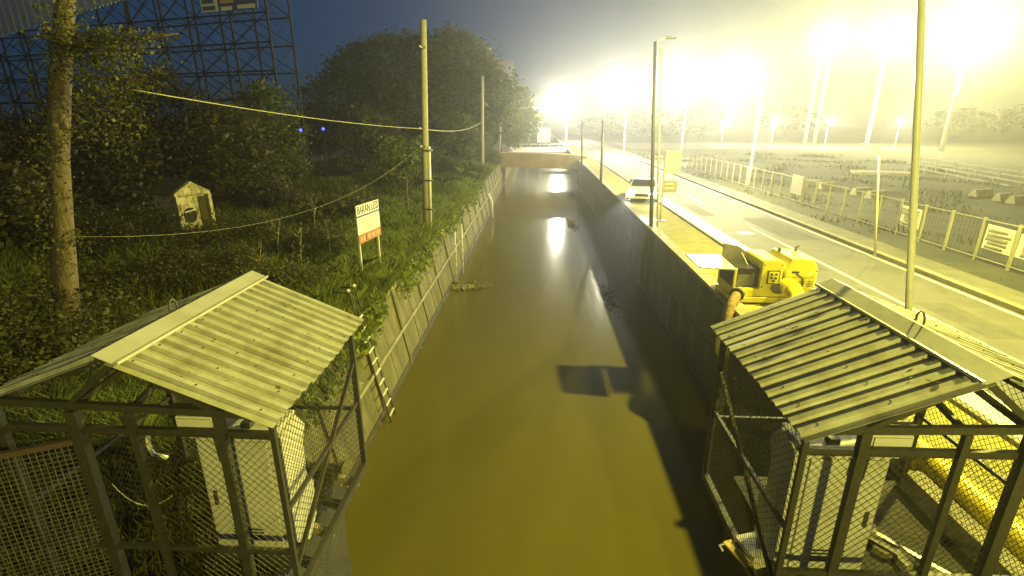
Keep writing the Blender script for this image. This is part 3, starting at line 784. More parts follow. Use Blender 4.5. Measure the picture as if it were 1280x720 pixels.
# ------------------------------------------------------------------ poles
def pole(base, top, r0, r1, label, m='pole_concrete', group=None, name='utility_pole', extra=None, capm=None):
    base = Vector(base); top = Vector(top)
    t = empty(name, base, 0, label, 'pole', group)
    mb = MB(); mb.tube([(0, 0, -0.1), (top - base) * 0.5, top - base], [r0, (r0 + r1) / 2, r1], 12); mb.build('shaft', m, t, True)
    if extra: extra(t, top - base)
    return t
def conduit(t, d):
    mb = MB(); mb.tube([(0.20, -0.05, 0), Vector((0.17, -0.05, 0)) + d * 0.42], 0.06, 8); mb.build('conduit', 'pvc', t, True)
    for f in (0.1, 0.25, 0.4):
        mb = MB(); mb.box(Vector((0.09, -0.03, 0)) + d * f, (0.40, 0.3, 0.05)); mb.build('strap', 'dark_metal', t)
b0 = G(533, 284); b0.z = 0
pole(b0, P(529, 25, b0.y), 0.15, 0.12, 'tall concrete utility pole with conduit beside the sign board', extra=conduit)
def band(p, parent, r):
    q = MB(); q.tube([Vector(p) - Vector((0, 0, 0.04)), Vector(p) + Vector((0, 0, 0.04))], r, 12); q.bar(Vector(p) + Vector((0, -r, 0)), Vector(p) + Vector((-0.05, -r - 0.14, 0)), 0.04); q.build('cable_bracket', 'dark_metal', parent)
    q = MB(); q.sphere(Vector(p) + Vector((-0.06, -r - 0.16, 0.02)), 0.05, 8); q.build('insulator', 'pvc', parent, True)
_p = bpy.data.objects.get('utility_pole')
band(P(529, 161, b0.y) - b0, _p, 0.16); band(P(530, 183, b0.y) - b0, _p, 0.165); band(P(529, 60, b0.y) - b0, _p, 0.14)
b1 = G(603, 216); b1.z = 0
pole(b1, P(603, 95, b1.y), 0.16, 0.12, 'mid distance utility pole in front of the big tree')
pole((-5.0, 70, 0), P(626.5, 142, 70), 0.15, 0.11, 'farthest thin utility pole on the tree bank')
def head_arm(t, d):
    mb = MB(); mb.tube([d - Vector((0, 0, 0.2)), d + Vector((0.2, 0, 0.10)), d + Vector((0.4, 0, 0.13))], 0.028, 8); mb.build('arm', 'pole_metal', t, True)
    mb = MB(); mb.box(d + Vector((0.58, 0, 0.13)), (0.4, 0.18, 0.08)); mb.build('lamp_head', 'dark_metal', t, bevel=0.02)
A_, B_ = P(1137, 376, 6.2), P(1150, 66, 6.2)
d_ = (B_ - A_) / (B_.z - A_.z)
pole(A_ - d_ * A_.z, A_ + d_ * (7.6 - A_.z), 0.043, 0.034, 'slim bright pole rising behind the right hut roof', 'pole_white', None, 'lamp_post', head_arm)
for (px, py, tx, ty, r, lb, ex) in ((814, 284, 819, 52, 0.085, 'nearer of the unlit posts on the verge, beside the bus stop sign', head_arm),
                           (751, 229, 754, 150, 0.10, 'unlit post on the verge beyond the white car', head_arm),
                           (727, 206, 728, 152, 0.11, 'farthest unlit post on the verge near the bridge', head_arm)):
    g = G(px, py); g.z = 0
    pole(g, P(tx, ty, g.y), r, r * 0.7, lb, 'dark_metal', 'unlit lamp posts on the verge', 'lamp_post', ex)
g = G(822, 283); g.z = 0
pole(g, P(826, 60, g.y), 0.05, 0.04, 'thin pipe post standing next to the unlit post by the bus stop sign', 'pole_metal', None, 'pipe_post')
# bus stop sign
g = G(825, 276); g.z = 0
bs = empty('bus_stop_sign', g, R(-4), 'white bus stop panel above a small grey plate on a post', 'sign')
zt = P(825, 188, g.y).z
mb = MB(); mb.tube([(0, 0, 0), (0, 0, zt)], 0.04, 8); mb.build('post', 'pole_metal', bs, True)
mb = MB(); mb.box((0.32, -0.03, zt - 0.50), (0.66, 0.04, 1.0)); mb.build('panel', 'board_white', bs)
mb = MB(); mb.box((0.30, -0.03, zt - 1.55), (0.58, 0.04, 0.52)); sp_ = mb.build('plate', 'grey_print', bs)
for dz in (0.12, -0.06):
    mb = MB(); mb.box((0.26, -0.056, zt - 1.55 + dz), (0.36, 0.01, 0.07)); mb.build('stripe', 'board_white', sp_)
mb = MB(); mb.box((0, 0, 0.01), (0.5, 0.4, 0.03)); mb.build('base_plate', 'dark_metal', bs)

# ------------------------------------------------------------------ roadside fence with banners on the right
fx = 14.4
fe = empty('field_fence', (fx, 13.0, 0), 0, 'pale post and rail mesh fence along the dark field', 'fence')
pme = MB(); pme.box((0, 0, 0.7), (0.07, 0.07, 1.4)); pme = pme.mesh('post', 'fence_metal')
for k in range(30):
    link_mesh('post', pme, fe, (random.uniform(-0.02, 0.02), k * 1.28, 0), random.uniform(-0.1, 0.1))
for z in (1.34, 0.12):
    mb = MB(); mb.bar((0, 0, z), (0, 29 * 1.28, z), 0.03, 0.03); mb.build('rail', 'fence_metal', fe)
mb = MB(); wire_panel(mb, (0.02, 0, 0.12), (0, 1, 0), (0, 0, 1), 29 * 1.28, 1.22, 0.16, 0.006, False); mb.build('wire_mesh', 'wire', fe)
for i, (y, w, h, style, lb) in enumerate(((14.9, 1.02, 0.72, 0, 'white banner with dark figures, nearest on the field fence'), (16.1, 1.0, 0.78, 1, 'white banner with printed text lines on the field fence'), (20.0, 1.05, 0.75, 1, 'faded banner on the field fence, seen left of the slim bright pole'),
                                          (29.0, 1.25, 1.05, 2, 'large blank board on the far part of the field fence'))):
    t = empty('fence_banner', (fx - 0.07, y, 0.45), 0, lb, 'banner', 'banners on the field fence')
    mb = MB(); mb.poly([(0, -w / 2, 0), (0, w / 2, 0.02), (0.012, w / 2, h), (-0.012, -w / 2, h - 0.02), (0.02, -w / 2, 0), (0.02, w / 2, 0.02), (0.032, w / 2, h), (0.008, -w / 2, h - 0.02)],
                       [(0, 1, 2, 3), (7, 6, 5, 4), (0, 4, 5, 1), (1, 5, 6, 2), (2, 6, 7, 3), (3, 7, 4, 0)]); mb.build('sheet', 'board_white' if style < 2 else 'building', t)
    if style == 1:
        for k in range(5):
            ww = w * random.uniform(0.55, 0.85)
            mb = MB(); mb.box((-0.022, random.uniform(-0.05, 0.05), 0.12 + k * 0.13), (0.01, ww, 0.045 if k != 2 else 0.07)); mb.build('text_line', 'grey_print', t)
    if style == 0:
        for yy, hh in ((-0.2, 0.42), (0.22, 0.34)):
            mb = MB(); mb.sphere((-0.022, yy, 0.18 + hh), 0.07, 8, sc=(0.1, 1, 1)); mb.prism([Vector((0, yy - 0.10, 0.12)), Vector((0, yy + 0.10, 0.12)), Vector((0, yy + 0.07, 0.1 + hh)), Vector((0, yy - 0.07, 0.1 + hh))], (-0.03, 0, 0), (-0.02, 0, 0)); mb.build('figure', 'grey_print', t)
# slim lamp in the field
g = G(1094, 322); g.z = 0
pole(g, P(1099, 192, g.y), 0.035, 0.025, 'thin curved lamp post standing by the footpath kerb', 'pole_metal', None, 'lamp_post',
     lambda t, d: MB().tube([d, d + Vector((-0.15, 0, 0.22)), d + Vector((-0.55, 0, 0.3))], 0.025, 6).build('arm', 'pole_metal', t, True))

# ------------------------------------------------------------------ things in and on the canal
# ladder on the left wall
ld = empty('wall_ladder', (XL + 0.16, 11.0, WZ), 0, 'thin metal ladder fixed to the lit canal wall', 'ladder')
ld.rotation_euler = (0, -R(10), 0)
for y in (-0.19, 0.19):
    mb = MB(); mb.tube([(0.14, y, -0.4), (0.05, y, 1.0), (0, y, 2.9), (0, y, 3.45), (-0.35, y, 3.5)], 0.018, 8); mb.build('rail', 'steel_dark', ld, True)
for k in range(10):
    z = 0.15 + k * 0.29
    mb = MB(); mb.bar((0.12 - 0.045 * z, -0.19, z), (0.12 - 0.045 * z, 0.19, z), 0.035, 0.035); mb.build('rung', 'pvc', ld)
for y in (-0.19, 0.19):
    mb = MB(); mb.sphere((-0.02, y, 3.5), 0.045, 8); mb.build('knob', 'pvc', ld, True)
# white gauge staffs
for (px, py, top, lb) in ((571, 352, 290, 'white gauge staff in the water, nearer of two by the lit wall'), (579, 342, 280, 'white gauge staff in the water, farther of two by the lit wall')):
    g = G(px, py, WZ); t = empty('gauge_staff', (g.x, g.y, WZ), 0, lb, 'gauge', 'gauge staffs in the canal')
    hgt = P(px, top, g.y).z - WZ
    mb = MB(); mb.tube([(0, 0, -0.4), (0, 0, hgt)], 0.03, 8); mb.build('staff', 'pvc', t, True)
    for k in range(5):
        mb = MB(); mb.box((0, -0.032, 0.3 + k * 0.35), (0.05, 0.006, 0.10)); mb.build('mark', 'grey_print', t)
# bent drain pipe on the far left wall
g = G(606, 268, WZ + 0.3)
mb = MB(); mb.tube([(XL - 0.05, g.y, -0.9), (XL + 0.25, g.y, -1.0), (XL + 0.45, g.y, -1.5), (XL + 0.5, g.y - 0.1, WZ + 0.05)], 0.07, 8)
tag(mb.build('drain_pipe', 'pvc', None, True), 'bent white drain pipe coming out of the lit canal wall', 'pipe')
# floating debris raft
def debris(px, py, rx, ry, n, label):
    g = G(px, py, WZ + 0.02); t = empty('floating_debris', g, 0, label, 'debris', 'debris floating on the canal')
    p0 = rng.normal(size=(n, 3)) * np.array([rx * 0.5, ry * 0.5, 0.02]); p0[:, 2] = np.abs(p0[:, 2]) + 0.01
    V, F = leaf_quads(p0, 0.14, 0.25); o = link_mesh('leaves', np_mesh('leaves', V, F, 'dead_leaf'), t)
    mb = MB()
    for k in range(max(3, n // 30)):
        a = random.uniform(0, 3.14); c = Vector((random.gauss(0, rx * 0.45), random.gauss(0, ry * 0.4), random.uniform(0.0, 0.06)))
        d = Vector((math.cos(a), math.sin(a) * 0.5, random.uniform(-0.1, 0.1))) * random.uniform(0.15, 0.5)
        mb.tube([c - d, c + d * 0.2 + Vector((0, 0, 0.02)), c + d], 0.014, 5)
    mb.build('sticks', 'stick', t)
debris(583, 359, 0.85, 0.5, 420, 'raft of floating leaves and sticks beside the gauge staffs')
debris(520, 435, 0.16, 0.12, 40, 'small floating clump of leaves near the ladder')
debris(762, 372, 0.25, 1.6, 160, 'string of pale leaves and sticks put in for reflections along the foot of the dark wall')  # sticks and leaves stand in for pale reflection streaks on the water
debris(715, 280, 0.3, 2.6, 150, 'thin line of floating leaves and sticks along the far dark wall')  # narrow row of leaves and sticks on the water

# ------------------------------------------------------------------ sign board on the bank
def text_part(body, size, m, parent, M, name='lettering'):
    cu = bpy.data.curves.new('lettering', 'FONT'); cu.body = body; cu.size = size; cu.extrude = 0.004; cu.align_x = 'CENTER'; cu.align_y = 'CENTER'
    tmp = bpy.data.objects.new('tmp', cu); C.objects.link(tmp)
    dg = bpy.context.evaluated_depsgraph_get()
    me = bpy.data.meshes.new_from_object(tmp.evaluated_get(dg))
    bpy.data.objects.remove(tmp)
    me.materials.clear(); me.materials.append(MATS[m])
    o = bpy.data.objects.new(name, me); C.objects.link(o); o.parent = parent; o.matrix_local = M
    return o
TL, TR = G(444, 258, 2.05), G(472, 249, 2.05)
w_ = (TR - TL).length; a_ = math.atan2(TR.y - TL.y, TR.x - TL.x)
sb = empty('sign_board', (TL.x, TL.y, 0), a_, 'white notice board with blue lettering and red foot on thin posts', 'sign')
mb = MB(); mb.box((w_ / 2, 0, 1.5), (w_, 0.03, 1.10)); bd = mb.build('board', 'board_white', sb)
mb = MB(); mb.box((w_ / 2, -0.019, 1.73), (w_, 0.008, 0.05)); mb.build('stripe', 'board_blue', bd)
mb = MB(); mb.box((w_ / 2, -0.019, 1.08), (w_, 0.008, 0.26)); mb.build('red_band', 'board_red', bd)
RX = Matrix.Rotation(R(90), 4, 'X')
text_part('BARAN LESS', w_ / 5.8, 'board_blue', bd, Matrix.Translation((w_ / 2, -0.02, 1.90)) @ RX @ Matrix.Diagonal((1, 1.35, 1, 1)))
for f0, f1 in ((0.06, 0.14), (0.17, 0.27), (0.38, 0.52), (0.56, 0.70), (0.74, 0.92)):
    mb = MB(); mb.box((w_ * (f0 + f1) / 2, -0.026, 1.08), (w_ * (f1 - f0), 0.006, 0.12)); mb.build('print_block', 'faded_print', bd)
mb = MB(); mb.box((w_ * 0.32, -0.026, 1.09), (0.03, 0.006, 0.2)); mb.build('print_bar', 'ink', bd)
for k in range(2):
    mb = MB(); mb.box((w_ * 0.5, -0.018, 1.38 + 0.16 * k), (w_ * 0.55, 0.006, 0.03)); mb.build('text_line', 'board_yellow', bd)
for x in (0.1, w_ - 0.1):
    mb = MB(); mb.box((x, 0.04, 0.97), (0.05, 0.05, 1.94)); mb.build('post', 'pvc', sb)

# ------------------------------------------------------------------ small derelict gable house
dh = empty('gable_shed', (-12.95, 18.6, 0), R(60), 'tiny derelict white gabled shed with a round dark hole, half overgrown', 'shed')
def gable(w, h0, h1, y0, y1, mb, m=None):
    mb.prism([Vector((-w / 2, 0, 0)), Vector((w / 2, 0, 0)), Vector((w / 2, 0, h0)), Vector((0, 0, h1)), Vector((-w / 2, 0, h0))], (0, y0, 0), (0, y1, 0), m)
mb = MB(); gable(1.24, 1.42, 1.75, 0.02, 1.7, mb); mb.build('wall', 'plaster', dh)
dh.scale = (0.95, 1.0, 1.18)
# front frame with an opening on the right, pillars, hole
mb = MB(); mb.box((-0.56, -0.06, 0.72), (0.16, 0.16, 1.44)); mb.build('pillar', 'plaster', dh)
mb = MB(); mb.box((0.60, -0.10, 0.72), (0.12, 0.2, 1.44)); mb.build('pillar', 'plaster', dh)
mb = MB(); mb.prism([Vector((-0.66, 0, 1.44)), Vector((0.68, 0, 1.44)), Vector((0.68, 0, 1.52)), Vector((0.0, 0, 1.86)), Vector((-0.66, 0, 1.52))], (0, -0.12, 0), (0, 0.015, 0)); mb.build('gable', 'plaster', dh)
mb = MB(); mb.box((0.38, -0.02, 0.68), (0.30, 0.05, 1.36)); mb.build('door_panel', 'moss_roof', dh)
mb = MB(); mb.tube([(-0.16, 0.03, 0.80), (-0.16, -0.035, 0.80)], 0.24, 20); ho = mb.build('round_hole', 'black', dh); 
mb = MB(); mb.bar((-0.38, -0.06, 0.92), (0.05, -0.06, 0.97), 0.03, 0.03); mb.build('bar', 'pvc', dh)
for sx in (-1, 1):
    mb = MB(); mb.prism([Vector((sx * 0.72, 0, 1.42)), Vector((0, 0, 1.84)), Vector((0, 0, 1.89)), Vector((sx * 0.76, 0, 1.46))], (0, 0.03, 0), (0, 1.85, 0)); mb.build('roof', 'moss_roof', dh)

# ------------------------------------------------------------------ billboard lattice on the left
A0, A1 = P(352, 150, 37.0), P(-60, 150, 47.0)
A0.z = A1.z = 0
bl = empty('billboard_frame', A0, math.atan2(A1.y - A0.y, A1.x - A0.x), 'huge dark steel lattice carrying billboards behind the trees', 'billboard')
Lb = (A1 - A0).length; HB = 15.5; nb = 12
def lb(name, parts, m='lattice', w=0.13):
    q = MB()
    for a, c in parts: q.bar(a, c, w)
    return q.build(name, m, bl)
for dy in (0.0, -2.2):
    for k in range(nb + 1):
        x = Lb * k / nb
        lb('post', [((x, dy, 0), (x, dy, HB))], w=0.12)
    for z in (3.2, 5.8, 7.6, 9.4, 11.2, 13.4):
        lb('girder', [((0, dy, z), (Lb, dy, z))], w=0.10)
for k in range(nb):
    x0, x1 = Lb * k / nb, Lb * (k + 1) / nb
    br_ = []
    zs = (0.5, 3.2, 5.8, 7.6, 9.4, 11.2, 13.4)
    for i in range(len(zs) - 1):
        br_ += [((x0, 0, zs[i]), (x1, 0, zs[i + 1])), ((x1, 0, zs[i]), (x0, 0, zs[i + 1]))]
        br_ += [((x0, 0, zs[i]), (x0, -2.2, zs[i + 1])), ((x0, -2.2, zs[i + 1]), (x0, 0, zs[i + 1])), ((x0, -2.2, zs[i]), (x1, -2.2, zs[i + 1]))]
    lb('bracing', br_, w=0.05)
# corrugated board (its lower edge slopes in view) and the printed board
def on_frame(px, py, off=0.35):
    d = ray(px, py); o = np.array([0, 0, CAMZ])
    n = np.array([-(A1.y - A0.y), (A1.x - A0.x), 0.0]); n /= np.linalg.norm(n)
    p0 = np.array(A0) + n * off
    t_ = np.dot(p0 - o, n) / np.dot(d, n)
    return bl_inv @ Vector(o + d * t_)
bpy.context.view_layer.update()
bl_inv = bl.matrix_world.inverted()
def board(c0, c1, top, m, sheet_w=0.0):
    a = on_frame(*c0); c = on_frame(*c1)
    y = a.y; z0a, z0c = a.z, c.z
    q = MB(); n = max(1, int(abs(a.x - c.x) / sheet_w)) if sheet_w else 1
    return a, c, y, n
a, c, yv, n = board((-70, 66), (160, -2), 15.5, 'billboard_back', 0.42)
for k in range(n):
    xa, xb = a.x + (c.x - a.x) * k / n, a.x + (c.x - a.x) * (k + 1) / n
    za = a.z + (c.z - a.z) * k / n
    q = MB(); q.box(((xa + xb) / 2, yv + (0.04 if k % 2 else 0.0), (za + 15.6) / 2), (abs(xb - xa) - 0.01, 0.08, 15.6 - za)); q.build('panel', 'billboard_back', bl)
a, c, yv, n = board((254, 16), (322, 4), 14.6, 'board_white')
zt_ = a.z + 2.6; xm = (a.x + c.x) / 2; ww = abs(a.x - c.x)
q = MB(); q.box((xm, yv, (a.z + zt_) / 2), (ww, 0.12, zt_ - a.z)); pb_ = q.build('printed_board', 'board_blue', bl)
sg = 1 if c.x > a.x else -1
fr = yv + (0.08 if yv > 0 else -0.08)
q = MB(); q.box((a.x + sg * ww * 0.15, fr, (a.z + zt_) / 2), (ww * 0.30, 0.04, zt_ - a.z)); q.build('white_field', 'board_white', pb_)
for k, (f0, f1, zz, m) in enumerate(((0.03, 0.26, 0.22, 'board_blue'), (0.03, 0.24, 0.62, 'board_blue'), (0.36, 0.6, 0.55, 'board_yellow'), (0.66, 0.97, 0.16, 'board_white'), (0.36, 0.56, 0.12, 'board_white'))):
    q = MB(); q.box((a.x + sg * ww * (f0 + f1) / 2, fr * 1.0 + (0.03 if fr > 0 else -0.03), a.z + zz), (ww * (f1 - f0), 0.02, 0.24)); q.build('text_line', m, pb_)

# ------------------------------------------------------------------ vegetation
def branchy(mb, base, top, r, n, spread, m=None, seed=0):
    rd = random.Random(seed); base = Vector(base); top = Vector(top)
    mid = base.lerp(top, 0.5) + Vector((rd.uniform(-.2, .2), rd.uniform(-.2, .2), 0))
    mb.tube([base - Vector((0, 0, 0.2)), base.lerp(mid, 0.5), mid, top], [r * 1.15, r, r * 0.8, r * 0.45], 8)
    for k in range(n):
        t_ = rd.uniform(0.35, 0.95); s = base.lerp(top, t_)
        a = rd.uniform(0, 6.28); L = spread * rd.uniform(0.5, 1.0)
        e = s + Vector((math.cos(a) * L, math.sin(a) * L, L * rd.uniform(0.25, 0.8)))
        mb.tube([s, s.lerp(e, 0.5) + Vector((0, 0, -0.06 * L)), e], [r * 0.42, r * 0.28, r * 0.1], 6)
def tree(name, loc, h, lobes, label, cat='tree', leaf='leaf_tree', nclump=200, nleaf=40, rc=0.5, ls=0.28, tr=0.25, group=None, trunk_h=None, nb=8, flat=0.5, droop=0.0, shell=0.5, spread=None):
    t = empty(name, loc, 0, label, cat, group)
    mb = MB(); branchy(mb, (0, 0, 0), (random.uniform(-.3, .3), 0, trunk_h or h * 0.6), tr, nb, spread or h * 0.35, seed=len(bpy.data.objects))
    mb.build('trunk', 'bark', t, True)
    V, F = leaf_quads(clumps(lobes, nclump, nleaf, rc, shell), ls, flat, droop)
    V[:, 2] = np.maximum(V[:, 2], 0.03)
    link_mesh('crown', np_mesh('crown', V, F, leaf), t)
    return t
def at(px, Y):
    p = P(px, 300, Y); return (p.x, Y, 0)
BK = 'trees on the bank behind the canal'
# the big spreading tree
x, y, _ = at(520, 60)
tree('rain_tree', (x, y, 0), 14, [((-1, 0, 9.5), (7.0, 5, 3.6)), ((4.5, 1, 9.8), (5.5, 5, 3.9)), ((-6.8, 0, 6.3), (5.2, 4.5, 3.4)), ((8.0, -1, 6.5), (4.2, 4, 3.6)), ((0, -2, 5.0), (8, 4, 2.8))],
     'huge dome shaped tree with wide dark crown behind the utility poles', leaf='leaf_tree', nclump=1350, nleaf=56, rc=0.60, ls=0.36, tr=0.55, trunk_h=9, nb=14, shell=0.62, group=BK)
for (px, Y, h, rx, lb_, lf, nc) in ((470, 48, 5.2, 3.0, 'rounded tree in front of the big dome tree, left of the tall pole', 'leaf_tree', 230),
                               (575, 52, 5.0, 2.6, 'bright leafy tree just left of the mid distance pole', 'leaf_bright', 210),
                               (628, 74, 8.0, 3.0, 'tree with pale foliage at the right end of the tree row', 'leaf_bright', 260),
                               (648, 84, 9.5, 2.8, 'slim hazy tree beside the far lit billboard', 'leaf_bright', 220),
                               (352, 30, 6.3, 2.1, 'narrow tree growing through the right end of the lattice', 'leaf_tree', 260),
                               (300, 26, 5.4, 2.2, 'mid height tree in front of the lattice, behind the shed', 'leaf_bush', 280),
                               (232, 27, 6.9, 2.6, 'tall dark tree rising above the shed', 'leaf_dark', 320),
                               (150, 22, 5.8, 2.4, 'dark tree right behind the vine covered trunk', 'leaf_dark', 300),
                               (40, 20, 4.6, 2.4, 'dark tree at the left edge in front of the lattice', 'leaf_dark', 280),
                               (-25, 15, 3.6, 1.8, 'low dark tree cut by the left edge of the picture', 'leaf_dark', 200),
                               (400, 58, 5.5, 3.2, 'dark tree in the gap below the blue lights', 'leaf_dark', 200)):
    x, y, _ = at(px, Y)
    tree('bank_tree', (x, y, 0), h, [((0, 0, h * 0.62), (rx, rx, h * 0.36)), ((rx * 0.5, -0.4, h * 0.38), (rx * 0.8, rx * 0.8, h * 0.28)), ((-rx * 0.5, 0.2, h * 0.42), (rx * 0.8, rx * 0.7, h * 0.30)), ((rx * 0.1, 0, h * 0.85), (rx * 0.5, rx * 0.5, h * 0.16))],
         lb_, leaf=lf, nclump=nc, nleaf=44, rc=0.36, ls=0.19 if Y < 40 else 0.30, tr=0.13, nb=9, group=BK, shell=0.5)
# thin bare-stemmed sapling and broad leaved banana clump by the tall pole
x, y, _ = at(512, 24)
tree('sapling', (x, y, 0), 3.4, [((0, 0, 2.9), (1.0, 0.8, 0.7)), ((-0.4, 0, 2.3), (0.7, 0.6, 0.4))], 'slender sapling with bare pale stem left of the tall pole', leaf='leaf_bright', nclump=60, nleaf=26, rc=0.25, ls=0.17, tr=0.05, trunk_h=2.6, nb=5)
def broadleaf(px, Y, n, L, label):
    x, y, _ = at(px, Y); t = empty('banana_plant', (x, y, 0), 0, label, 'plant')
    mb = MB(); mb.tube([(0, 0, -0.1), (0.02, 0, 0.9)], [0.10, 0.05], 8); mb.build('stem', 'leaf_bright', t, True)
    for k in range(n):
        a = k * 2.4; el = random.uniform(0.5, 1.2); l = L * random.uniform(0.7, 1.1)
        q = MB(); pts = []; m_ = 6
        for i in range(m_ + 1):
            f = i / m_; w = 0.17 * l * math.sin(math.pi * (0.08 + 0.9 * f)) + 0.01
            rr = l * f * math.cos(el) + 0.35 * l * f * f * 0.6; zz = 0.75 + l * f * math.sin(el) - 0.75 * l * f * f
            c = Vector((math.cos(a) * rr, math.sin(a) * rr, zz)); s = Vector((-math.sin(a), math.cos(a), 0)) * w
            pts += [c - s + Vector((0, 0, 0.05 * w)), c - Vector((0, 0, 0.12 * w)), c + s + Vector((0, 0, 0.05 * w))]
        fs = []
        for i in range(m_):
            fs += [(3 * i, 3 * i + 1, 3 * i + 4, 3 * i + 3), (3 * i + 1, 3 * i + 2, 3 * i + 5, 3 * i + 4)]
        q.poly(pts, fs); q.build('leaf', 'leaf_bright', t)
broadleaf(558, 31, 10, 2.0, 'broad leaved banana plant right of the tall pole')
broadleaf(580, 36, 8, 1.8, 'smaller broad leaved plant near the grassy wall top')
# bushes of the bank
spots = [(30, 8.6, 1.5, 1.3, 'dark leafy shrub at the left edge beside the hut roof', 'leaf_bush'), (5, 7.4, 1.2, 1.2, 'low shrub at the left edge in front of the vine trunk', 'leaf_bush'),
         (140, 11.5, 1.0, 1.3, 'shrub just right of the vine trunk foot', 'leaf_dark'), (205, 12.5, 1.1, 1.5, 'dense bush behind the left hut roof ridge', 'leaf_dark'),
         (262, 13.5, 1.0, 1.3, 'tangled weed bush behind the far corner of the left hut roof', 'leaf_bush'), (300, 17, 1.3, 1.6, 'scrubby bush right of the derelict shed', 'leaf_bush'),
         (170, 17, 1.7, 1.6, 'creeper covered mound left of the derelict shed', 'leaf_dark'), (110, 15, 1.9, 1.5, 'dark bush between the vine trunk and the shed', 'leaf_dark'),
         (345, 12.0, 0.9, 1.0, 'pale weedy bush above the left hut roof corner', 'leaf_vine'), (385, 16, 1.0, 1.2, 'tall weed clump left of the notice board', 'leaf_bush'),
         (425, 21, 1.3, 1.5, 'bush behind the notice board', 'leaf_bush'), (330, 24, 1.6, 2.0, 'dark bush below the lattice end', 'leaf_dark'),
         (500, 33, 1.7, 2.0, 'bush at the foot of the tree row behind the tall pole', 'leaf_tree'), (590, 40, 1.3, 1.3, 'bright bush on the wall top near the mid distance pole', 'leaf_bright'),
         (540, 42, 2.0, 2.2, 'green bush under the big tree', 'leaf_tree'), (610, 54, 1.6, 1.5, 'bush at the bridge end of the grassy bank', 'leaf_bright'), (440, 38, 2.0, 2.5, 'dark undergrowth bush under the dome tree', 'leaf_dark'), (70, 24, 2.5, 2.4, 'dark thicket far behind the vine trunk', 'leaf_dark')]
for (px, Y, h, rx, lb_, lf) in spots:
    x, y, _ = at(px, Y)
    tree('bush', (x, y, 0), h, [((0, 0, h * 0.5), (rx, rx * 0.8, h * 0.5)), ((rx * 0.5, 0.3, h * 0.35), (rx * 0.6, rx * 0.6, h * 0.4))], lb_, 'bush', lf, nclump=int(90 + 55 * rx), nleaf=42, rc=0.20, ls=0.075 if Y < 18 else 0.14, tr=0.03, nb=7, group='bushes on the overgrown bank', spread=rx * 0.7, shell=0.35)
for i, (px, Y, h) in enumerate(((372, 13.5, 1.7), (410, 15.5, 1.4), (345, 15.0, 1.5), (318, 13.0, 1.3), (395, 19.0, 1.6))):
    x, y, _ = at(px, Y); t = empty('weed_stalk', (x, y, 0), 0, ('tall dry weed stalk above the hut roof, left of the notice board', 'dry weed stalk nearest the notice board', 'bent weed stalk between hut roof and shed', 'short weed stalk close behind the hut roof', 'farthest dry weed stalk behind the notice board')[i], 'weed', 'dry weed stalks on the bank')
    mb = MB()
    mb.tube([(0, 0, 0), (0.04, 0, h * 0.5), (random.uniform(-0.1, 0.25), 0, h)], [0.014, 0.011, 0.005], 5)
    for k in range(5):
        z = h * random.uniform(0.4, 0.95); a = random.uniform(0, 6.28); L = random.uniform(0.12, 0.3)
        mb.tube([(0.04, 0, z), (0.04 + math.cos(a) * L, math.sin(a) * L, z + L * 0.7)], [0.008, 0.003], 4)
    mb.build('stem', 'stick', t)
    V, F = leaf_quads(np.stack([rng.normal(size=120) * 0.12, rng.normal(size=120) * 0.12, h * (0.3 + 0.7 * rng.random(120))], 1), 0.09, 0.6, 0.2)
    link_mesh('leaves', np_mesh('leaves', V, F, 'leaf_vine'), t)
# vine covered trunk
vt = empty('vine_trunk', G(88, 440), 0, 'tall leaning trunk wrapped in hanging vines beside the left hut', 'tree')
b_ = vt.location.copy(); Yt = b_.y
path = [Vector((0, 0, -0.2))] + [P(px, py, Yt + dy) - b_ for (px, py, dy) in ((85, 380, 0.1), (80, 300, 0.4), (74, 200, 0.9), (76, 100, 1.4), (82, 0, 1.9), (88, -120, 2.3))]
mb = MB(); mb.tube(path, [0.24, 0.19, 0.17, 0.165, 0.17, 0.16, 0.12], 12); mb.build('trunk', 'bark', vt, True)
mb = MB(); mb.tube([p + Vector((-0.2, 0.05, 0)) for p in path[:-1]], [0.15, 0.12, 0.10, 0.09, 0.08, 0.05], 8); mb.build('side_stem', 'bark', vt, True)
def vine_points(pxpts, Y, n, r, jy=0.3):
    out = []
    for i in range(len(pxpts) - 1):
        a = P(*pxpts[i], Y) - b_; c = P(*pxpts[i + 1], Y) - b_
        f = rng.random(n)[:, None]
        out.append(np.array(a) * (1 - f) + np.array(c) * f + rng.normal(size=(n, 3)) * np.array([r, jy, r]))
    return np.concatenate(out)
pts_ = [vine_points([(66, 400), (62, 330), (60, 250), (62, 160)], Yt + 0.2, 420, 0.075), vine_points([(70, 170), (76, 60), (84, -60)], Yt + 1.4, 1300, 0.15),
        vine_points([(92, 58), (120, 54), (165, 48)], Yt + 1.3, 900, 0.13), vine_points([(165, 48), (215, 43)], Yt + 1.3, 240, 0.06),
        vine_points([(108, 60), (108, 95)], Yt + 1.2, 700, 0.14), vine_points([(112, 95), (120, 135), (122, 180)], Yt + 1.2, 300, 0.075),
        vine_points([(136, 58), (146, 95)], Yt + 1.2, 900, 0.17), vine_points([(148, 95), (158, 135), (155, 188)], Yt + 1.2, 420, 0.085), vine_points([(166, 52), (170, 85), (166, 112)], Yt + 1.2, 300, 0.07),
        vine_points([(197, 48), (195, 92)], Yt + 1.2, 110, 0.025), vine_points([(93, 120), (95, 178)], Yt + 1.0, 130, 0.05), vine_points([(98, 335), (96, 300), (88, 290)], Yt + 0.4, 180, 0.07)]
V, F = leaf_quads(np.concatenate(pts_), 0.058, 0.6, 0.5); link_mesh('vine_leaves', np_mesh('vine_leaves', V, F, 'leaf_vine'), vt)
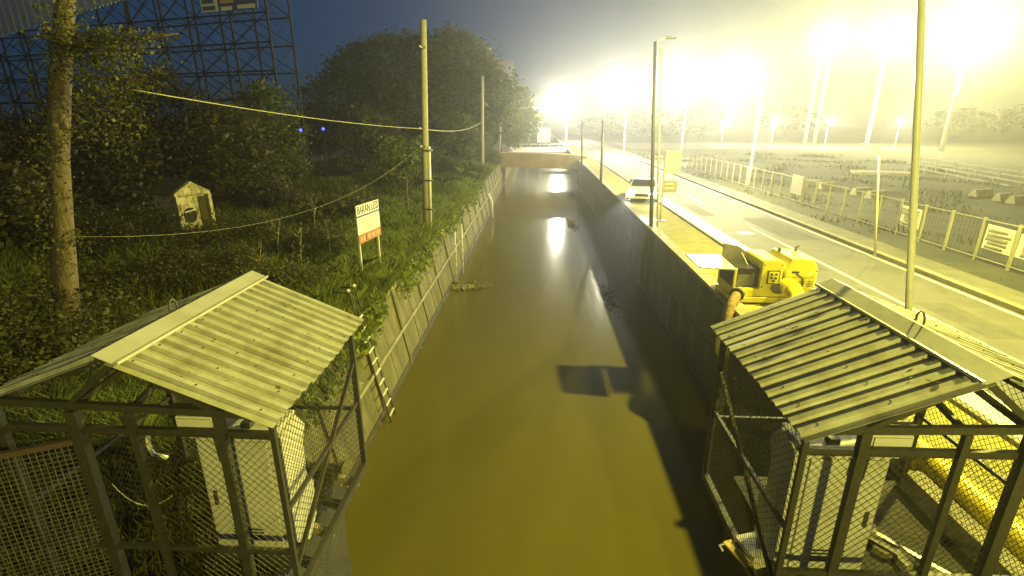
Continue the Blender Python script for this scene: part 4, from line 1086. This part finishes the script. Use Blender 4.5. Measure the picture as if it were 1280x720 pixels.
mb = MB(); mb.tube([P(84, 62, Yt + 1.4) - b_, P(125, 52, Yt + 1.3) - b_, P(170, 48, Yt + 1.3) - b_, P(222, 42, Yt + 1.3) - b_], [0.06, 0.05, 0.035, 0.012], 6); mb.build('branch', 'bark', vt, True)

def bank_z(x, y): return np.where(y > 5.6, np.clip((-5.3 - x) / 1.02, -1, 0) * 0.40, 0.0)
# grass of the left bank and weeds spilling over the wall
def grass(n, xr, yr, h0, h1, name, m, dens=1.0, zfun=None, lean=0.35):
    x = xr[0] + (xr[1] - xr[0]) * rng.random(n); y = yr[0] + (yr[1] - yr[0]) * rng.random(n) ** dens
    lump = 0.5 + 0.5 * np.sin(x * 1.7 + 1.3 * np.sin(y * 0.9)) * np.cos(y * 1.1 + 0.8 * np.sin(x * 0.7))
    h = (h0 + (h1 - h0) * rng.random(n)) * (0.55 + 0.75 * lump)
    if name == 'field_scrub':
        pn = np.sin(x * 0.9 + 2.1 * np.sin(y * 0.31)) + np.cos(y * 0.63 + 1.7 * np.sin(x * 0.4)) + 0.8 * np.sin(x * 2.3 + y * 1.4) + rng.normal(size=n) * 0.3
        k_ = pn > 0.55; x, y, h = x[k_], y[k_], h[k_] * np.clip(pn[k_] * 0.6, 0.2, 1.4); n = len(x)
    wd = 0.0045 + 0.0010 * np.abs(y)
    a = rng.random(n) * 6.283
    z = np.zeros(n) if zfun is None else zfun(x, y)
    base = np.stack([x, y, z], 1)
    s = np.stack([np.cos(a), np.sin(a), np.zeros(n)], 1) * wd[:, None]
    l = rng.normal(size=(n, 3)) * lean * h[:, None]; l[:, 2] = 0
    mid = base + l * 0.35 + np.stack([np.zeros(n), np.zeros(n), h * 0.6], 1)
    tip = base + l + np.stack([np.zeros(n), np.zeros(n), h * 0.95], 1)
    V = np.stack([base - s, base + s, mid + s * 0.7, tip, mid - s * 0.7], 1).reshape(-1, 3)
    F = np.arange(n * 5).reshape(n, 5)
    o = link_mesh(name, np_mesh(name, V, F, m))
    return tag(o, None, None, None, 'stuff')
grass_x = grass(42000, (-8.0, -4.22), (5.7, 62), 0.25, 0.62, 'bank_grass', 'grass_blade', 1.6, bank_z, 0.5); grass_x['label'] = 'bright lush grass on the slope above the lit canal wall'; grass_x['category'] = 'grass'
o = grass(70000, (-19, -7.0), (5.7, 62), 0.25, 0.8, 'long_grass', 'grass_mid', 1.5); o['label'] = 'long green grass covering the left bank of the canal'; o['category'] = 'grass'
o = grass(24000, (12.95, 40), (6, 75), 0.06, 0.30, 'field_scrub', 'grass_dim', 1.3); o['label'] = 'patchy dark scrub growing over the field beyond the footpath'; o['category'] = 'scrub'
o = grass(34000, (-9, -4.0), (0, 8), 0.06, 0.24, 'short_grass', 'grass_dim', 0.9); o['label'] = 'trampled grass in and around the left hut'; o['category'] = 'grass'
o = grass(9000, (-4.1, -2.5), (2.0, 5.5), 0.05, 0.2, 'floor_grass', 'dry_grass', 1.0, lambda x, y: np.full(len(x), -0.02)); o['label'] = 'dry grass on the floor of the left hut'; o['category'] = 'grass'
# weeds spilling over the wall top
n = 13000
yy = 5.7 + 34 * rng.random(n) ** 2.2
keep = (np.sin(yy * 0.8) + np.sin(yy * 2.1 + 1) * 0.7 + rng.normal(size=n) * 0.5) > -0.35
yy = yy[keep]; n = len(yy)
dz_ = np.abs(rng.normal(size=n)) * 0.30
p0 = np.stack([-4.25 + 0.2 * dz_ + np.abs(rng.normal(size=n)) * 0.10, yy, WTL + 0.25 - dz_], 1)
V, F = leaf_quads(p0, 0.15, 1.0, 0.9)
o = tag(link_mesh('hanging_weeds', np_mesh('hanging_weeds', V, F, 'grass_blade')), 'weeds spilling over the top of the lit canal wall', 'weeds', None, 'stuff')
# fallen pale leaves in the field on the right
# ------------------------------------------------------------------ cables
def cable(pts, r, label):
    mb = MB(); mb.tube(pts, r, 6); return tag(mb.build('overhead_cable', 'cable', None, True), label, 'cable', 'cables over the bank')
def sag(a, c, s, n=14):
    a = Vector(a); c = Vector(c)
    return [a.lerp(c, k / n) - Vector((0, 0, s * 4 * (k / n) * (1 - k / n))) for k in range(n + 1)]
pl = P(529, 161, b0.y - 0.15)
cable(sag(P(165, 112, Yt + 1.3), pl, 0.12), 0.011, 'pale overhead cable from the vine trunk to the tall pole')
cable(sag(pl, P(603, 152, b1.y), 0.35), 0.016, 'short cable between the tall pole and the next pole')
cable(sag(P(92, 296, Yt + 0.2), P(527, 182, b0.y - 0.1), 1.0), 0.0032, 'low slack wire running past the shed up to the tall pole')

# ------------------------------------------------------------------ far background
def building(loc, size, floors, cols, label, m, parapet='building_red', rz=0.0):
    t = empty('apartment_block', loc, rz, label, 'building'); w, d, h = size
    mb = MB(); mb.box((0, 0, h / 2), (w, d, h)); mb.build('wall', m, t)
    mb = MB(); mb.box((0, 0, h + 0.4), (w + 0.6, d + 0.6, 0.8)); mb.build('roof', parapet, t)
    for i in range(floors):
        for j in range(cols):
            x = -w / 2 + w * (j + 0.5) / cols; z = h * (i + 0.55) / floors
            q = MB(); q.box((x, -d / 2 - 0.02, z), (w / cols * 0.62, 0.12, h / floors * 0.5)); o = q.build('window', 'board_white', t)
            q = MB(); q.box((x, -d / 2 - 0.09, z), (w / cols * 0.5, 0.04, h / floors * 0.42)); q.build('pane', 'window_dark', o)
    return t
pt = P(628, 77, 170)
building((pt.x - 0.5, 176, 0), (7.0, 8, pt.z - 0.4), 8, 4, 'distant apartment block with red parapet peeking over the big tree', 'building')
# lit far billboard
q0, q1 = P(656, 165, 112), P(681, 124, 112)
fb = empty('roadside_billboard', ((q0.x + q1.x) / 2, 112, 0), 0, 'tall lit billboard with stripes at the far end of the canal', 'billboard')
W_ = q1.x - q0.x; z0, z1 = P(668, 152, 112).z, q1.z
mb = MB(); mb.box((0, 0, (z0 + z1) / 2), (W_, 0.3, z1 - z0)); bb = mb.build('board', 'board_white', fb)
for f, hh, m in ((0.9, 0.08, 'board_yellow'), (0.72, 0.06, 'grey_print'), (0.55, 0.05, 'board_red'), (0.22, 0.36, 'board_yellow'), (0.06, 0.08, 'board_red')):
    mb = MB(); mb.box((0, -0.18, z0 + (z1 - z0) * f), (W_ * 0.96, 0.05, (z1 - z0) * hh)); mb.build('stripe', m, bb)
for sx in (-0.35, 0.35):
    mb = MB(); mb.tube([(sx * W_, 0, 0), (sx * W_, 0, z0)], 0.18, 8); mb.build('post', 'pole_metal', fb, True)
# white truck parked on the far crossing
tk = empty('box_truck', (1.2, 96, 0), R(90), 'white box truck seen end on beyond the far crossing', 'truck')
mb = MB(); mb.box((0, 0, 1.75), (5.0, 2.3, 2.3)); mb.build('cargo_box', 'board_white', tk)
mb = MB(); mb.prism([Vector((2.6, 0, 0.5)), Vector((4.3, 0, 0.5)), Vector((4.3, 0, 1.4)), Vector((3.9, 0, 2.3)), Vector((2.6, 0, 2.3))], (0, -1.05, 0), (0, 1.05, 0)); mb.build('cab', 'board_white', tk)
for x in (-1.6, 3.3):
    for y in (-1.05, 0.8):
        mb = MB(); mb.tube([(x, y, 0.45), (x, y + 0.25, 0.45)], 0.45, 14); mb.build('wheel', 'rubber', tk)
# blue lights on a thin mast
for (px, py, lb_) in ((376, 163.5, 'dim blue lamp on a thin mast, left of two'), (404, 162, 'bright blue lamp on a thin mast, right of two')):
    p = P(px, py, 23); t = empty('blue_lamp', (p.x, p.y, 0), 0, lb_, 'lamp', 'blue lamps among the trees')
    mb = MB(); mb.tube([(0, 0, 0), (0, 0, p.z)], 0.014, 6); mb.build('mast', 'black', t)
    mb = MB(); mb.sphere((0, 0, p.z + 0.03), 0.07, 8); mb.build('bulb', 'blue_led', t)
# raised road beyond the field with rails, shelters and hedges
em = MB(); em.prism([Vector((84, 0, 0)), Vector((88, 0, 1.6)), Vector((104, 0, 1.6)), Vector((108, 0, 0))], (0, -10, 0), (0, 40, 0))
sheet('far_road', 15, FAR, 84, 108, 0.03, 'footpath')
for i, (a, c, lb_) in enumerate(((P(1150, 197, 50), P(1400, 232, 34), 'upper pale guard rail across the dark field'), (P(1135, 203, 46), P(1400, 250, 31), 'lower pale guard rail across the dark field'))):
    t = empty('guard_rail', (0, 0, 0), 0, lb_, 'guard rail', 'guard rails beyond the fence')
    for dz in (0, -0.35):
        mb = MB(); mb.bar(a + Vector((0, 0, dz)), c + Vector((0, 0, dz)), 0.05, 0.10); mb.build('rail', 'fence_metal', t)
    for k in range(9):
        p = a.lerp(c, k / 8); mb = MB(); mb.box((p.x, p.y, p.z / 2), (0.08, 0.08, max(0.1, p.z))); mb.build('post', 'fence_metal', t)
p = P(1100, 228, 36)
st = empty('shelter', (p.x, p.y, 0), R(-20), 'open shelter with a flat pale roof in the dark field', 'shelter')
zr = P(1100, 216, 36).z
mb = MB(); mb.box((0, 0, zr), (3.4, 1.6, 0.16)); mb.build('roof', 'kerb', st)
for sx in (-1.5, 1.5):
    for sy in (-0.6, 0.6):
        mb = MB(); mb.box((sx, sy, zr / 2), (0.1, 0.1, zr)); mb.build('post', 'dark_metal', st)
for i, (px, py, Y, w) in enumerate(((1015, 226, 33, 1.6), (1035, 229, 32, 1.4), (1078, 236, 30, 1.3), (1096, 240, 29.5, 1.2), (1228, 238, 29, 1.4), (1255, 243, 28, 1.0), (1275, 246, 27, 1.3))):
    g = G(px, py, 0.35)
    t = empty('concrete_barrier', (g.x, g.y, 0), R(18), ('leftmost pale barrier block in the dark field', 'pale barrier block touching the leftmost one in the field', 'pale barrier block below the left end of the shelter', 'pale barrier block below the shelter, left of the thin lamp post', 'pale barrier block in the field right of the slim bright pole', 'small pale barrier block second from the right edge', 'pale barrier block at the right edge of the field')[i], 'barrier', 'barrier blocks in the field')
    mb = MB(); mb.prism([Vector((0, -0.25, 0)), Vector((0, 0.25, 0)), Vector((0, 0.10, 0.42)), Vector((0, -0.10, 0.42))], (-w / 2, 0, 0), (w / 2, 0, 0)); mb.build('block', 'kerb', t)
for (px, Y, lb_) in ((968, 96, 'low white lamp beyond the field, left of the far twin mast'), (1036, 92, 'low white lamp just left of the twin mast foot'), (1125, 88, 'low white lamp below the single mast'), (905, 105, 'low white lamp above the bus stop sign, far away')):
    p = P(px, 153, Y); t = empty('area_lamp', (p.x, p.y, 0), 0, lb_, 'lamp', 'low lamps beyond the field')
    mb = MB(); mb.tube([(0, 0, 0), (0, 0, p.z)], 0.08, 8); mb.build('mast', 'pole_metal', t)
    mb = MB(); mb.sphere((0, 0, p.z + 0.2), 0.55, 10, sc=(1, 0.6, 0.6)); mb.build('lamp_glass', 'lamp_glow_white', t, True)
    point('bulb', (0, -0.9, p.z + 0.2), 2600, (1, 0.95, 0.85), 0.3, t)
# far trees along the horizon, right
for k, (px, Y, h, rx, lb_) in enumerate(((775, 128, 6, 6, 'hazy far tree behind the road bend'), (805, 120, 6, 5, 'hazy far tree right of the road bend'), (740, 140, 5, 5, 'hazy far tree left of the road bend'),
                                      (862, 125, 7, 5, 'hazy far tree behind the bus stop sign'), (960, 150, 8, 7, 'hazy far tree left of the twin mast'), (1250, 130, 8, 8, 'hazy far tree at the right edge'), (1160, 140, 7, 7, 'hazy far tree below the single masts'))):
    x, y, _ = at(px, Y)
    tree('far_tree', (x, y, 0), h, [((0, 0, h * 0.6), (rx, rx, h * 0.4))], lb_, leaf='leaf_dark', nclump=90, nleaf=30, rc=0.7, ls=0.7, tr=0.2, nb=5, group='hazy trees on the horizon')

# ------------------------------------------------------------------ haze
hz = MB(); hz.box((0, 190, 12.6), (860, 480, 34.0))
ho_ = bpy.data.objects.new('haze', hz.mesh('haze', 'black')); C.objects.link(ho_); tag(ho_, kind='stuff')
hm = bpy.data.materials.new('haze'); hm.use_nodes = True
nt = hm.node_tree
for q in list(nt.nodes):
    nt.nodes.remove(q)
o_ = nt.nodes.new('ShaderNodeOutputMaterial'); pv = nt.nodes.new('ShaderNodeVolumePrincipled')
pv.inputs['Color'].default_value = (0.93, 0.93, 0.92, 1); pv.inputs['Density'].default_value = HAZE; pv.inputs['Anisotropy'].default_value = HAZE_G
nt.links.new(pv.outputs[0], o_.inputs['Volume'])
ho_.data.materials.clear(); ho_.data.materials.append(hm)
